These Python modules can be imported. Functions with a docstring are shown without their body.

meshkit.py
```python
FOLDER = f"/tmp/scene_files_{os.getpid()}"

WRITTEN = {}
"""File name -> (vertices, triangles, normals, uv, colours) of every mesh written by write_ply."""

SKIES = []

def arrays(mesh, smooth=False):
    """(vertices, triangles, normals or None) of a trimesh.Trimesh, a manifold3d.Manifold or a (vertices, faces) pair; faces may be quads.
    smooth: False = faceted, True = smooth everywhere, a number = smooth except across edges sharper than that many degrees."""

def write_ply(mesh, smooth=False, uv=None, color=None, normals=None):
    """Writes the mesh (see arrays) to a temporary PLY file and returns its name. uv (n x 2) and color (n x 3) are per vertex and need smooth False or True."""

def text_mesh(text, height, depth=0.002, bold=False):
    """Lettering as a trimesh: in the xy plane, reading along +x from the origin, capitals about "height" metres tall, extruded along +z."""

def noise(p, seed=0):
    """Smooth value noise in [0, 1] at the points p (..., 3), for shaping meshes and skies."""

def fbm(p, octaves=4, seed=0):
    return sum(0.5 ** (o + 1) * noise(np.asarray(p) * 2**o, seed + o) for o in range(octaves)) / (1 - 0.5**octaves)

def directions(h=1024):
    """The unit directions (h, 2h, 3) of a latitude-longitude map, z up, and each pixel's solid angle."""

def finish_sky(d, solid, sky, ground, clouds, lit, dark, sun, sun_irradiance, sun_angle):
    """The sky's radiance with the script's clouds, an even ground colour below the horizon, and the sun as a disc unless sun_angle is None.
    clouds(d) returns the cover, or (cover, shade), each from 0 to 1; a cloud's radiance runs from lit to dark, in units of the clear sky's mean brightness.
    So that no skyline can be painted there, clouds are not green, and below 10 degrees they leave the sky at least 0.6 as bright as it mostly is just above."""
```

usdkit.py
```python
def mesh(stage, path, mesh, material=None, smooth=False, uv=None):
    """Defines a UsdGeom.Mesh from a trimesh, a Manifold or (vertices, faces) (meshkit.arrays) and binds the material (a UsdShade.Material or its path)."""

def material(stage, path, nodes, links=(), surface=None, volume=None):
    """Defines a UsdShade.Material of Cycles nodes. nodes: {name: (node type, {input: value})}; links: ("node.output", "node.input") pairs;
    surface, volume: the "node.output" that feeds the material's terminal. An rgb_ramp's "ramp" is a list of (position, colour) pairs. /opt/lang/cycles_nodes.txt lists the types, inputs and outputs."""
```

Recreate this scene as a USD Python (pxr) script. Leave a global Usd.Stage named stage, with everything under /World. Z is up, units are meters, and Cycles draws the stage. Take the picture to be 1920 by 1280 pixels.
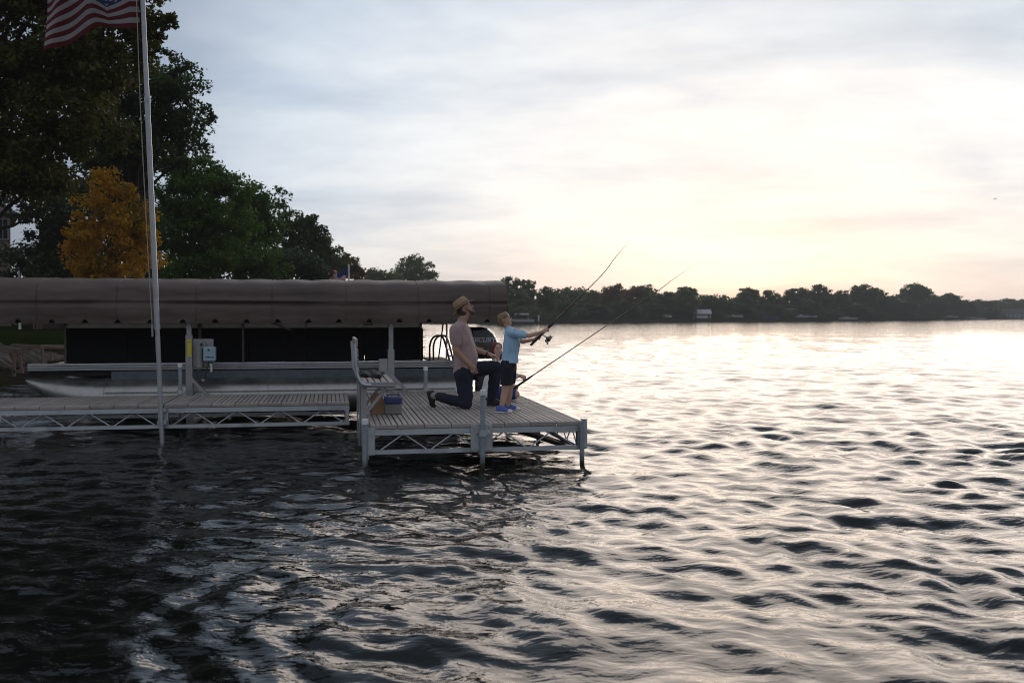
import math, random
import numpy as np
import trimesh
import manifold3d
from manifold3d import Manifold
import shapely
from shapely.geometry import Polygon
import usdkit, meshkit
from pxr import Usd, UsdGeom, UsdLux, UsdShade, Gf, Sdf, Vt

stage = Usd.Stage.CreateInMemory()
UsdGeom.SetStageUpAxis(stage, UsdGeom.Tokens.z)
UsdGeom.SetStageMetersPerUnit(stage, 1.0)
UsdGeom.Xform.Define(stage, '/World')
UsdGeom.Scope.Define(stage, '/World/Looks')

# ---------------------------------------------------------------- camera, sky, sun, exposure
EYE = 1.70                       # metres above the lake
PITCH = math.radians(1.473)
F_MM, APERTURE = 35.0, 36.0
cam = UsdGeom.Camera.Define(stage, '/World/camera')
cam.CreateFocalLengthAttr(F_MM)
cam.CreateHorizontalApertureAttr(APERTURE)
cam.CreateVerticalApertureAttr(APERTURE * 682 / 1024)
cam.CreateClippingRangeAttr(Gf.Vec2f(0.1, 5000))
cam.CreateFStopAttr(2.8)
cam.CreateFocusDistanceAttr(12.7)
cam.CreateExposureAttr(1.32)
_x = UsdGeom.Xformable(cam)
_x.AddTranslateOp().Set(Gf.Vec3d(0, 0, EYE))
_x.AddRotateXOp().Set(90 - math.degrees(PITCH))

SUN_AZ, SUN_EL = math.radians(13.5), math.radians(2.5)
SUN_DIR = np.array([math.sin(SUN_AZ) * math.cos(SUN_EL), math.cos(SUN_AZ) * math.cos(SUN_EL), math.sin(SUN_EL)])
sun = UsdLux.DistantLight.Define(stage, '/World/sun')
sun.CreateIntensityAttr(0.12)
sun.CreateAngleAttr(58.0)
sun.CreateColorAttr(Gf.Vec3f(1.0, 0.80, 0.64))
sun.GetPrim().CreateAttribute('inputs:normalize', Sdf.ValueTypeNames.Bool).Set(True)
_x = UsdGeom.Xformable(sun)
_x.AddRotateZOp().Set(-math.degrees(SUN_AZ))
_x.AddRotateXOp().Set(-(90 - math.degrees(SUN_EL)))      # the light's -z points away from the sun


# thin broken cloud veil over a low sun: brightest round the sun, dimmer and bluer away from it
SKY_STRENGTH = 0.10
def V3(*a): return tuple(float(x) for x in a)
_deg = [(0, (5.2, 4.75, 4.25)), (3.5, (4.5, 4.3, 4.05)), (8, (4.1, 4.06, 3.98)), (14, (3.75, 3.80, 3.86)), (21, (3.45, 3.62, 3.82)), (28, (2.62, 2.95, 3.38)), (35, (1.45, 1.75, 2.20)), (46, (0.80, 1.00, 1.32)), (65, (1.30, 1.42, 1.62)), (90, (1.30, 1.40, 1.58)), (180, (1.15, 1.23, 1.38))]
_ramp = sorted([(0.5 + 0.5 * math.cos(math.radians(a)), c) for a, c in _deg])
# finer resolution near the sun: the ramp runs over sqrt(1 - cos), so the stops are spread out
_ramp = sorted([(math.sqrt(0.5 - 0.5 * math.cos(math.radians(a))), c) for a, c in _deg])
usdkit.material(stage, '/World/Looks/sky', {
    "co": ("texture_coordinate", {}),
    "sky": ("sky_texture", {"sky_type": "single_scattering", "sun_disc": False, "sun_elevation": SUN_EL, "sun_rotation": SUN_AZ, "aerosol_density": 1.0}),
    "dot": ("vector_math", {"math_type": "dot_product", "vector2": V3(*SUN_DIR)}),
    "half": ("math", {"math_type": "multiply_add", "value2": -0.5, "value3": 0.5}),
    "root": ("math", {"math_type": "sqrt"}),
    "glow": ("rgb_ramp", {"ramp": _ramp}),
    "sep": ("separate_xyz", {}),
    "zz": ("math", {"math_type": "maximum", "value2": 0.0}),
    "zo": ("math", {"math_type": "add", "value2": 0.16}),
    "px": ("math", {"math_type": "divide"}), "py": ("math", {"math_type": "divide"}),
    "plane": ("combine_xyz", {"z": 3.7}),
    "mp": ("mapping", {"scale": V3(1.0, 1.35, 1.0), "rotation": V3(0, 0, 0.5)}),
    "n1": ("noise_texture", {"scale": 1.15, "detail": 7.0, "roughness": 0.52, "distortion": 0.35}),
    "n2": ("noise_texture", {"scale": 5.0, "detail": 5.0, "roughness": 0.55, "distortion": 0.2}),
    "r1": ("rgb_ramp", {"ramp": [(0.28, (0.72, 0.77, 0.83)), (0.42, (0.87, 0.905, 0.95)), (0.54, (1.02, 1.02, 1.02)), (0.70, (1.12, 1.11, 1.09))]}),
    "r2": ("rgb_ramp", {"ramp": [(0.3, (0.95, 0.95, 0.96)), (0.7, (1.05, 1.05, 1.04))]}),
    "m1": ("mix", {"mix_type": "multiply", "fac": 1.0}),
    "m2": ("mix", {"mix_type": "multiply", "fac": 1.0}),
    "low": ("map_range", {"from_min": 0.0, "from_max": 0.16, "to_min": 1.0, "to_max": 0.0, "clamp": True, "range_type": "smoothstep"}),
    "warm": ("mix", {"mix_type": "multiply", "color2": V3(1.03, 0.97, 0.915)}),
    "veil": ("mix", {"fac": 0.95}),
    "bg": ("background_shader", {"strength": SKY_STRENGTH}),
}, [("co.generated", "dot.vector1"), ("dot.value", "half.value1"), ("half.value", "root.value1"), ("root.value", "glow.fac"),
    ("co.generated", "sep.vector"), ("sep.z", "zz.value1"), ("zz.value", "zo.value1"),
    ("sep.x", "px.value1"), ("zo.value", "px.value2"), ("sep.y", "py.value1"), ("zo.value", "py.value2"),
    ("px.value", "plane.x"), ("py.value", "plane.y"), ("plane.vector", "mp.vector"),
    ("mp.vector", "n1.vector"), ("mp.vector", "n2.vector"), ("n1.fac", "r1.fac"), ("n2.fac", "r2.fac"),
    ("glow.color", "m1.color1"), ("r1.color", "m1.color2"), ("m1.color", "m2.color1"), ("r2.color", "m2.color2"),
    ("zz.value", "low.value"), ("low.result", "warm.fac"), ("m2.color", "warm.color1"),
    ("sky.color", "veil.color1"), ("warm.color", "veil.color2"), ("veil.color", "bg.color")], surface="bg.background")
dome = UsdLux.DomeLight.Define(stage, '/World/sky')
UsdShade.MaterialBindingAPI.Apply(dome.GetPrim()).Bind(UsdShade.Material.Get(stage, '/World/Looks/sky'))

# ---------------------------------------------------------------- helpers
CP, SP = math.cos(PITCH), math.sin(PITCH)
FPX = F_MM / APERTURE * 1920
def at(px, py, Y):
    """The point of the place seen at (px, py) of the 1920 x 1280 photograph at the depth Y (metres north of the camera)."""
    dx, dy = (px - 960) / FPX, (py - 640) / FPX
    d = np.array([dx, CP - dy * SP, -SP - dy * CP])
    return np.array([0, 0, EYE]) + d * (Y / d[1])
def on_plane(px, py, z):
    dx, dy = (px - 960) / FPX, (py - 640) / FPX
    d = np.array([dx, CP - dy * SP, -SP - dy * CP])
    return np.array([0, 0, EYE]) + d * ((z - EYE) / d[2])

_names = {}
def numbered(parent, name):
    k = (parent, name)
    n = _names.get(k, 0)
    _names[k] = n + 1
    return f"{parent}/{name}" if n == 0 else f"{parent}/{name}_{n:03d}"
def path_of(p): return '/World' if p is None else str(p.GetPath())
def keys(p, label=None, cat=None, group=None, kind=None):
    for k, v in (('label', label), ('category', cat), ('group', group), ('kind', kind)):
        if v: p.SetCustomDataByKey(k, v)
    return p
def thing(name, label, cat, loc=(0, 0, 0), rz=0.0, group=None, rot=None):
    x = UsdGeom.Xform.Define(stage, numbered('/World', name))
    x.AddTranslateOp().Set(Gf.Vec3d(*map(float, loc)))
    if rot is not None: x.AddRotateXYZOp().Set(Gf.Vec3f(*map(float, rot)))
    elif rz: x.AddRotateZOp().Set(math.degrees(rz))
    return keys(x.GetPrim(), label, cat, group)
def obj(name, mesh, mat, parent=None, smooth=False, label=None, cat=None, group=None, kind=None, uv=None):
    m = usdkit.mesh(stage, numbered(path_of(parent), name), mesh, '/World/Looks/' + mat, smooth, uv=uv)
    return keys(m.GetPrim(), label, cat, group, kind)
def dup(src, loc, rz=0.0, label=None, scale=None, group=None, name=None):
    cd = src.GetCustomData()
    base = name or src.GetName().rstrip('0123456789').rstrip('_')
    x = UsdGeom.Xform.Define(stage, numbered('/World', base))
    x.GetPrim().GetReferences().AddInternalReference(src.GetPath())
    x.GetPrim().SetInstanceable(True)
    x.ClearXformOpOrder()
    x.AddTranslateOp(opSuffix='here').Set(Gf.Vec3d(*map(float, loc)))
    x.AddRotateZOp(opSuffix='here').Set(math.degrees(rz))
    if scale is not None: x.AddScaleOp(opSuffix='here').Set(Gf.Vec3f(*map(float, scale)))
    return keys(x.GetPrim(), label or cd.get('label'), cd.get('category'), group or cd.get('group'))

class MB:
    """Collects shapes into one mesh."""
    def __init__(s): s.v, s.f, s.n = [], [], 0
    def add(s, v, f=None):
        if f is None:
            if hasattr(v, 'to_mesh'):
                m = v.to_mesh(); v, f = m.vert_properties[:, :3], m.tri_verts
            elif hasattr(v, 'vertices'): v, f = v.vertices, v.faces
            else: v, f = v
        v, f = np.asarray(v, float), np.asarray(f, int)
        if f.shape[1] == 4: f = np.vstack([f[:, [0, 1, 2]], f[:, [0, 2, 3]]])
        s.v.append(v); s.f.append(f + s.n); s.n += len(v)
        return s
    def box(s, c, size, rz=0.0, bevel=0.0):
        return s.add(*bx(c, size, rz, bevel))
    def bar(s, a, b, w, h, up=(0, 0, 1)): return s.add(*bar(a, b, w, h, up))
    def tube(s, pts, r, n=8, cap=True): return s.add(*tube(pts, r, n, cap))
    def get(s): return np.vstack(s.v), np.vstack(s.f)

_BOXF = np.array([[0, 3, 2, 1], [4, 5, 6, 7], [0, 1, 5, 4], [1, 2, 6, 5], [2, 3, 7, 6], [3, 0, 4, 7]])
def bx(c, size, rz=0.0, bevel=0.0):
    hx, hy, hz = np.array(size) / 2
    if bevel > 0:
        b = min(bevel, hx * .9, hy * .9, hz * .9)
        pts = []
        for sx in (-1, 1):
            for sy in (-1, 1):
                for sz in (-1, 1):
                    pts += [(sx * hx, sy * (hy - b), sz * (hz - b)), (sx * (hx - b), sy * hy, sz * (hz - b)), (sx * (hx - b), sy * (hy - b), sz * hz)]
        m = Manifold.hull_points(np.array(pts)).to_mesh()
        v, f = m.vert_properties[:, :3].astype(float), m.tri_verts
    else:
        v = np.array([[-hx, -hy, -hz], [hx, -hy, -hz], [hx, hy, -hz], [-hx, hy, -hz], [-hx, -hy, hz], [hx, -hy, hz], [hx, hy, hz], [-hx, hy, hz]])
        f = np.vstack([_BOXF[:, [0, 1, 2]], _BOXF[:, [0, 2, 3]]])
    if rz:
        cs, sn = math.cos(rz), math.sin(rz)
        v = v @ np.array([[cs, sn, 0], [-sn, cs, 0], [0, 0, 1]])
    return v + np.asarray(c, float), f
def bar(a, b, w, h, up=(0, 0, 1)):
    a, b = np.asarray(a, float), np.asarray(b, float)
    d = b - a; L = np.linalg.norm(d); d = d / L
    s_ = np.cross(d, up); s_ = s_ / (np.linalg.norm(s_) + 1e-12) if np.linalg.norm(s_) > 1e-6 else np.array([1., 0, 0])
    u = np.cross(s_, d)
    v = []
    for e in (a, b):
        for i, j in ((-1, -1), (1, -1), (1, 1), (-1, 1)): v.append(e + s_ * i * w / 2 + u * j * h / 2)
    f = np.array([[0, 1, 2, 3], [7, 6, 5, 4], [1, 0, 4, 5], [2, 1, 5, 6], [3, 2, 6, 7], [0, 3, 7, 4]])
    return np.array(v), np.vstack([f[:, [0, 1, 2]], f[:, [0, 2, 3]]])[:, ::-1]
def tube(pts, r, n=8, cap=True):
    P = np.asarray(pts, float); m = len(P)
    R = np.broadcast_to(np.asarray(r, float), (m,))
    T = np.gradient(P, axis=0); T /= np.linalg.norm(T, axis=1, keepdims=True) + 1e-12
    ref = np.array([0, 0, 1.]) if abs(T[0, 2]) < .9 else np.array([1., 0, 0])
    v = []
    u = np.cross(T[0], ref); u /= np.linalg.norm(u)
    for i in range(m):
        u = u - T[i] * (u @ T[i]); u /= np.linalg.norm(u)
        w = np.cross(T[i], u)
        for k in range(n):
            a = 2 * math.pi * k / n
            v.append(P[i] + R[i] * (math.cos(a) * u + math.sin(a) * w))
    f = []
    for i in range(m - 1):
        for k in range(n):
            a, b = i * n + k, i * n + (k + 1) % n
            f += [[a, b, b + n], [a, b + n, a + n]]
    if cap:
        v += [P[0], P[-1]]; c0, c1 = len(v) - 2, len(v) - 1
        for k in range(n):
            f += [[c0, (k + 1) % n, k], [c1, (m - 1) * n + k, (m - 1) * n + (k + 1) % n]]
    return np.array(v), np.array(f)
def extrude(poly, h, z0=0.0):
    """Prism of a shapely polygon along +z."""
    m = trimesh.creation.extrude_polygon(poly, h, engine='earcut')
    v = np.array(m.vertices); v[:, 2] += z0
    return v, np.array(m.faces)
def smoothpath(pts, n=8):
    """Catmull-Rom through pts."""
    P = np.asarray(pts, float); P = np.vstack([2 * P[0] - P[1], P, 2 * P[-1] - P[-2]])
    out = []
    for i in range(1, len(P) - 2):
        for t in np.linspace(0, 1, n, endpoint=False):
            a, b, c, d = P[i - 1:i + 3]
            out.append(.5 * (2 * b + (c - a) * t + (2 * a - 5 * b + 4 * c - d) * t * t + (3 * b - a - 3 * c + d) * t ** 3))
    out.append(P[-2])
    return np.array(out)
def rotz(v, a):
    c, s_ = math.cos(a), math.sin(a)
    return np.asarray(v) @ np.array([[c, s_, 0], [-s_, c, 0], [0, 0, 1]])

# ---------------------------------------------------------------- materials
def flat_mat(name, col, rough=0.6, metallic=0.0, vary=0.12, scale=6.0, bump=0.0, bscale=60.0, obj_vary=0.0, coat=0.0, spec=0.5, sheen=0.0, stretch=None, dirt=None):
    """A principled material whose colour drifts with a noise (and a little per object), with optional fine relief."""
    c = np.array(col)
    lo, hi = tuple(c * (1 - vary)), tuple(np.minimum(c * (1 + vary), 1))
    nodes = {"co": ("texture_coordinate", {}), "map": ("mapping", {"scale": stretch or (1., 1., 1.)}),
             "n": ("noise_texture", {"scale": scale, "detail": 5.0, "roughness": 0.6}),
             "r": ("rgb_ramp", {"ramp": [(0.3, lo), (0.7, hi)]}),
             "rr": ("map_range", {"from_min": 0.3, "from_max": 0.7, "to_min": max(rough - .08, .02), "to_max": min(rough + .08, 1.)}),
             "p": ("principled_bsdf", {"metallic": metallic, "specular_ior_level": spec, "coat_weight": coat, "sheen_weight": sheen})}
    links = [("co.object", "map.vector"), ("map.vector", "n.vector"), ("n.fac", "r.fac"), ("n.fac", "rr.value"), ("rr.result", "p.roughness")]
    out = "r.color"
    if dirt:
        nodes["dn"] = ("noise_texture", {"scale": dirt[1], "detail": 6.0, "roughness": 0.7})
        nodes["dr"] = ("map_range", {"from_min": 0.5, "from_max": 0.72, "to_min": 0.0, "to_max": dirt[2], "clamp": True})
        nodes["dm"] = ("mix", {"color2": tuple(dirt[0])})
        links += [("co.object", "dn.vector"), ("dn.fac", "dr.value"), ("dr.result", "dm.fac"), (out, "dm.color1")]
        out = "dm.color"
    if obj_vary:
        nodes["oi"] = ("object_info", {})
        nodes["om"] = ("map_range", {"from_min": 0.0, "from_max": 1.0, "to_min": 1 - obj_vary, "to_max": 1 + obj_vary})
        nodes["hv"] = ("hsv", {"hue": 0.5, "saturation": 1.0, "fac": 1.0})
        links += [("oi.random", "om.value"), ("om.result", "hv.value"), (out, "hv.color")]
        out = "hv.color"
    links.append((out, "p.base_color"))
    if bump:
        nodes["bn"] = ("noise_texture", {"scale": bscale, "detail": 4.0})
        nodes["bp"] = ("bump", {"strength": bump, "distance": 0.01})
        links += [("map.vector", "bn.vector"), ("bn.fac", "bp.height"), ("bp.normal", "p.normal")]
    usdkit.material(stage, '/World/Looks/' + name, nodes, links, surface="p.BSDF")
    return name
def leaf_mat(name, c1, c2, trans=0.35, ramp=None, nscale=0.55):
    nodes = {"g": ("geometry", {}), "oi": ("object_info", {}), "co": ("texture_coordinate", {}),
             "n": ("noise_texture", {"scale": nscale, "detail": 3.0}),
             "a": ("math", {"math_type": "multiply_add", "value2": 0.45, "value3": -0.02}),
             "b": ("math", {"math_type": "multiply_add", "value2": 0.8}),
             "r": ("rgb_ramp", {"ramp": ramp or [(0.25, c1), (0.75, c2)]}),
             "om": ("map_range", {"from_min": 0.0, "from_max": 1.0, "to_min": 0.85, "to_max": 1.15}),
             "hv": ("hsv", {"hue": 0.5, "saturation": 1.0, "fac": 1.0}),
             "d": ("principled_bsdf", {"roughness": 0.55, "specular_ior_level": 0.18}),
             "t": ("translucent_bsdf", {}),
             "mx": ("mix_closure", {"fac": trans})}
    links = [("g.random_per_island", "a.value1"), ("co.object", "n.vector"), ("n.fac", "b.value1"), ("a.value", "b.value3"), ("b.value", "r.fac"),
             ("oi.random", "om.value"), ("om.result", "hv.value"), ("r.color", "hv.color"), ("hv.color", "d.base_color"), ("hv.color", "t.color"),
             ("d.BSDF", "mx.closure1"), ("t.BSDF", "mx.closure2")]
    usdkit.material(stage, '/World/Looks/' + name, nodes, links, surface="mx.closure")
    return name

def cloth_mat(name, c, trans=0.10):
    usdkit.material(stage, '/World/Looks/' + name, {"co": ("texture_coordinate", {}), "n": ("noise_texture", {"scale": 300.0, "detail": 3.0}), "b": ("bump", {"strength": 0.15, "distance": 0.01}),
        "d": ("principled_bsdf", {"base_color": c, "roughness": 0.85}), "t": ("translucent_bsdf", {"color": c}), "m": ("mix_closure", {"fac": trans})},
        [("co.object", "n.vector"), ("n.fac", "b.height"), ("b.normal", "d.normal"), ("d.BSDF", "m.closure1"), ("t.BSDF", "m.closure2")], surface="m.closure")
leaf_mat('leaf_olive', (0.062, 0.074, 0.014), (0.145, 0.118, 0.026))
leaf_mat('leaf_oak', (0.036, 0.068, 0.018), (0.082, 0.125, 0.034))
leaf_mat('leaf_green', (0.055, 0.115, 0.015), (0.115, 0.205, 0.030))
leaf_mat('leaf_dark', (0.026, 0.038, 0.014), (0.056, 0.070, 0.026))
leaf_mat('leaf_yellow', None, None, 0.42, [(0.20, (0.22, 0.17, 0.016)), (0.42, (0.62, 0.34, 0.02)), (0.66, (0.74, 0.34, 0.02)), (0.90, (0.62, 0.21, 0.02))], 0.9)
leaf_mat('leaf_grey', (0.045, 0.072, 0.036), (0.085, 0.118, 0.060))
leaf_mat('leaf_rust', (0.14, 0.085, 0.026), (0.24, 0.125, 0.036))
leaf_mat('leaf_far', (0.085, 0.125, 0.034), (0.165, 0.200, 0.062))
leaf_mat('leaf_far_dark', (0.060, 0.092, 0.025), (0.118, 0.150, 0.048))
leaf_mat('leaf_far_pale', (0.085, 0.12, 0.040), (0.16, 0.20, 0.07))
flat_mat('bark', (0.030, 0.024, 0.019), 0.9, vary=0.3, scale=9, bump=0.6, bscale=30)
usdkit.material(stage, '/World/Looks/ground', {
    "g": ("geometry", {}), "s": ("separate_xyz", {}),
    "n": ("noise_texture", {"scale": 0.35, "detail": 6.0, "roughness": 0.6}),
    "n2": ("noise_texture", {"scale": 5.0, "detail": 5.0, "roughness": 0.7}),
    "h": ("math", {"math_type": "multiply_add", "value2": 0.5}),
    "r": ("rgb_ramp", {"ramp": [(0.0, (0.020, 0.017, 0.013)), (0.78, (0.040, 0.033, 0.023)), (0.92, (0.018, 0.025, 0.006)), (1.0, (0.016, 0.026, 0.005))]}),
    "v": ("rgb_ramp", {"ramp": [(0.3, (0.7, 0.75, 0.7)), (0.7, (1.2, 1.15, 1.1))]}),
    "mul": ("mix", {"mix_type": "multiply", "fac": 1.0}),
    "b": ("bump", {"strength": 0.5, "distance": 0.05}),
    "p": ("principled_bsdf", {"roughness": 1.0, "specular_ior_level": 0.0})},
    [("g.position", "s.vector"), ("g.position", "n.vector"), ("g.position", "n2.vector"), ("n.fac", "h.value1"), ("s.z", "h.value3"), ("h.value", "r.fac"), ("n2.fac", "v.fac"),
     ("r.color", "mul.color1"), ("v.color", "mul.color2"), ("mul.color", "p.base_color"), ("n2.fac", "b.height"), ("b.normal", "p.normal")], surface="p.BSDF")
flat_mat('rock', (0.060, 0.048, 0.040), 0.85, vary=0.35, scale=4, bump=0.6, bscale=14, obj_vary=0.3)
flat_mat('old_wood', (0.12, 0.078, 0.056), 0.8, vary=0.3, scale=5, bump=0.4, bscale=25, stretch=(1., 1., .25))
flat_mat('dark_wood', (0.055, 0.035, 0.025), 0.7, vary=0.3, scale=5, bump=0.3, bscale=25)
flat_mat('aluminium', (0.50, 0.53, 0.57), 0.42, 0.85, vary=0.10, scale=7, bump=0.05, bscale=120, dirt=((0.20, 0.20, 0.19), 3.0, 0.5))
flat_mat('aluminium_dull', (0.42, 0.43, 0.44), 0.55, 0.7, vary=0.12, scale=7, dirt=((0.15, 0.15, 0.14), 3.0, 0.5))
flat_mat('pontoon_metal', (0.46, 0.45, 0.44), 0.34, 0.95, vary=0.10, scale=2.5, bump=0.12, bscale=1.6, dirt=((0.16, 0.15, 0.13), 2.0, 0.45))
flat_mat('galvanised', (0.44, 0.48, 0.50), 0.45, 0.75, vary=0.15, scale=12, dirt=((0.18, 0.18, 0.17), 6.0, 0.5))
flat_mat('bolt_steel', (0.6, 0.6, 0.6), 0.3, 1.0)
flat_mat('deck_resin', (0.37, 0.325, 0.30), 0.62, vary=0.08, scale=3.5, bump=0.12, bscale=90, obj_vary=0.13, dirt=((0.15, 0.135, 0.12), 2.2, 0.55))
flat_mat('pvc_white', (0.72, 0.73, 0.74), 0.4)
usdkit.material(stage, '/World/Looks/pipe_grey', {
    "g": ("geometry", {}), "s": ("separate_xyz", {}), "n": ("noise_texture", {"scale": 14.0, "detail": 5.0, "roughness": 0.65}),
    "h": ("math", {"math_type": "multiply_add", "value2": 0.22}), "m": ("map_range", {"from_min": 0.14, "from_max": 0.26, "to_min": 1.0, "to_max": 0.0, "clamp": True}),
    "r": ("rgb_ramp", {"ramp": [(0.3, (0.24, 0.265, 0.30)), (0.6, (0.34, 0.37, 0.41))]}), "mx": ("mix", {"color2": (0.035, 0.036, 0.022)}),
    "p": ("principled_bsdf", {"metallic": 0.4, "roughness": 0.48})},
    [("g.position", "s.vector"), ("g.position", "n.vector"), ("n.fac", "h.value1"), ("s.z", "h.value3"), ("h.value", "m.value"), ("m.result", "mx.fac"), ("n.fac", "r.fac"), ("r.color", "mx.color1"), ("mx.color", "p.base_color")], surface="p.BSDF")
flat_mat('pole_metal', (0.40, 0.41, 0.44), 0.42, 0.8, vary=0.12, dirt=((0.18, 0.17, 0.16), 4.0, 0.4))
flat_mat('rope', (0.42, 0.39, 0.31), 0.9)
flat_mat('canopy_vinyl', (0.108, 0.080, 0.071), 0.62, vary=0.14, scale=1.3, bump=0.10, bscale=220, spec=0.35, dirt=((0.060, 0.048, 0.044), 1.1, 0.6))
flat_mat('fence_black', (0.006, 0.006, 0.007), 0.75, vary=0.2, spec=0.2)
flat_mat('cream_panel', (0.78, 0.76, 0.68), 0.5, vary=0.08)
flat_mat('skirt_blue', (0.11, 0.135, 0.16), 0.35, 0.4, vary=0.08)
flat_mat('black_plastic', (0.012, 0.012, 0.013), 0.35, vary=0.2, coat=0.2)
flat_mat('cowl_black', (0.010, 0.011, 0.014), 0.12, vary=0.1, coat=0.6)
flat_mat('decal_white', (0.90, 0.90, 0.90), 0.4, vary=0.02)
flat_mat('decal_red', (0.35, 0.03, 0.02), 0.4, vary=0.05)
flat_mat('silver_trim', (0.45, 0.46, 0.48), 0.3, 0.9)
flat_mat('dark_tube', (0.11, 0.085, 0.075), 0.4, 0.5)
flat_mat('control_blue', (0.30, 0.44, 0.50), 0.45, vary=0.06)
flat_mat('control_ink', (0.03, 0.05, 0.07), 0.5)
flat_mat('sticker_yellow', (0.62, 0.56, 0.03), 0.5, vary=0.08)
flat_mat('motor_grey', (0.26, 0.27, 0.27), 0.45, 0.3)
flat_mat('lift_grey', (0.36, 0.36, 0.37), 0.5, 0.5, vary=0.12, dirt=((0.15, 0.14, 0.13), 4.0, 0.4))
flat_mat('paper_brown', (0.26, 0.155, 0.085), 0.85, vary=0.15, bump=0.4, bscale=18)
flat_mat('cooler_blue', (0.035, 0.055, 0.16), 0.45, vary=0.1)
flat_mat('cooler_grey', (0.20, 0.19, 0.18), 0.5, vary=0.1)
flat_mat('black_cloth', (0.012, 0.012, 0.013), 0.9, bump=0.5, bscale=80, sheen=0.2)
cloth_mat('small_flag_red', (0.55, 0.05, 0.07), .45)  # brighter copies of the flag cloth: the small flag being lit is put into the colour
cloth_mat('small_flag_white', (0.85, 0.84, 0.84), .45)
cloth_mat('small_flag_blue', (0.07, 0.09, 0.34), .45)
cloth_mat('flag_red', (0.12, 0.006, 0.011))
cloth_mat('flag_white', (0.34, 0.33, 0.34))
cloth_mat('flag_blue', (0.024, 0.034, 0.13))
flat_mat('skin_man', (0.47, 0.27, 0.19), 0.55, vary=0.10, scale=9)
flat_mat('skin_child', (0.56, 0.33, 0.24), 0.55, vary=0.08, scale=9)
flat_mat('skin_woman', (0.60, 0.37, 0.28), 0.5, vary=0.08, scale=9)
flat_mat('lips', (0.36, 0.13, 0.11), 0.4, vary=0.05)
flat_mat('eye_white', (0.75, 0.74, 0.72), 0.2, vary=0.02)
flat_mat('eye_dark', (0.03, 0.02, 0.015), 0.15, vary=0.02)
flat_mat('shirt_mauve', (0.40, 0.28, 0.27), 0.9, vary=0.07, scale=5, bump=0.25, bscale=180, sheen=0.2)
flat_mat('shirt_blue', (0.36, 0.56, 0.76), 0.9, vary=0.06, scale=5, bump=0.25, bscale=180, sheen=0.2)
flat_mat('shirt_white', (0.72, 0.72, 0.74), 0.9, vary=0.04, scale=5, bump=0.25, bscale=180)
flat_mat('denim', (0.011, 0.016, 0.031), 0.9, vary=0.25, scale=8, bump=0.3, bscale=200)
flat_mat('navy_cloth', (0.010, 0.011, 0.020), 0.9, vary=0.2, scale=8, bump=0.2, bscale=150)
flat_mat('shorts_blue', (0.030, 0.045, 0.19), 0.9, vary=0.12, scale=8, bump=0.2, bscale=150)
flat_mat('canvas_blue', (0.10, 0.14, 0.42), 0.85, vary=0.1, scale=20, bump=0.3, bscale=250)
flat_mat('rubber_white', (0.72, 0.70, 0.68), 0.5, vary=0.05)
flat_mat('shoe_black', (0.012, 0.010, 0.010), 0.5, vary=0.2)
flat_mat('sock_grey', (0.30, 0.28, 0.26), 0.9)
flat_mat('hair_brown', (0.075, 0.045, 0.026), 0.6, vary=0.4, scale=70, bump=0.7, bscale=90, stretch=(1., 1., .3))
flat_mat('hair_child', (0.24, 0.155, 0.085), 0.6, vary=0.4, scale=70, bump=0.7, bscale=90, stretch=(1., 1., .3))
flat_mat('hair_red', (0.11, 0.025, 0.018), 0.55, vary=0.4, scale=60, bump=0.7, bscale=80, stretch=(1., 1., .2))
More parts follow.
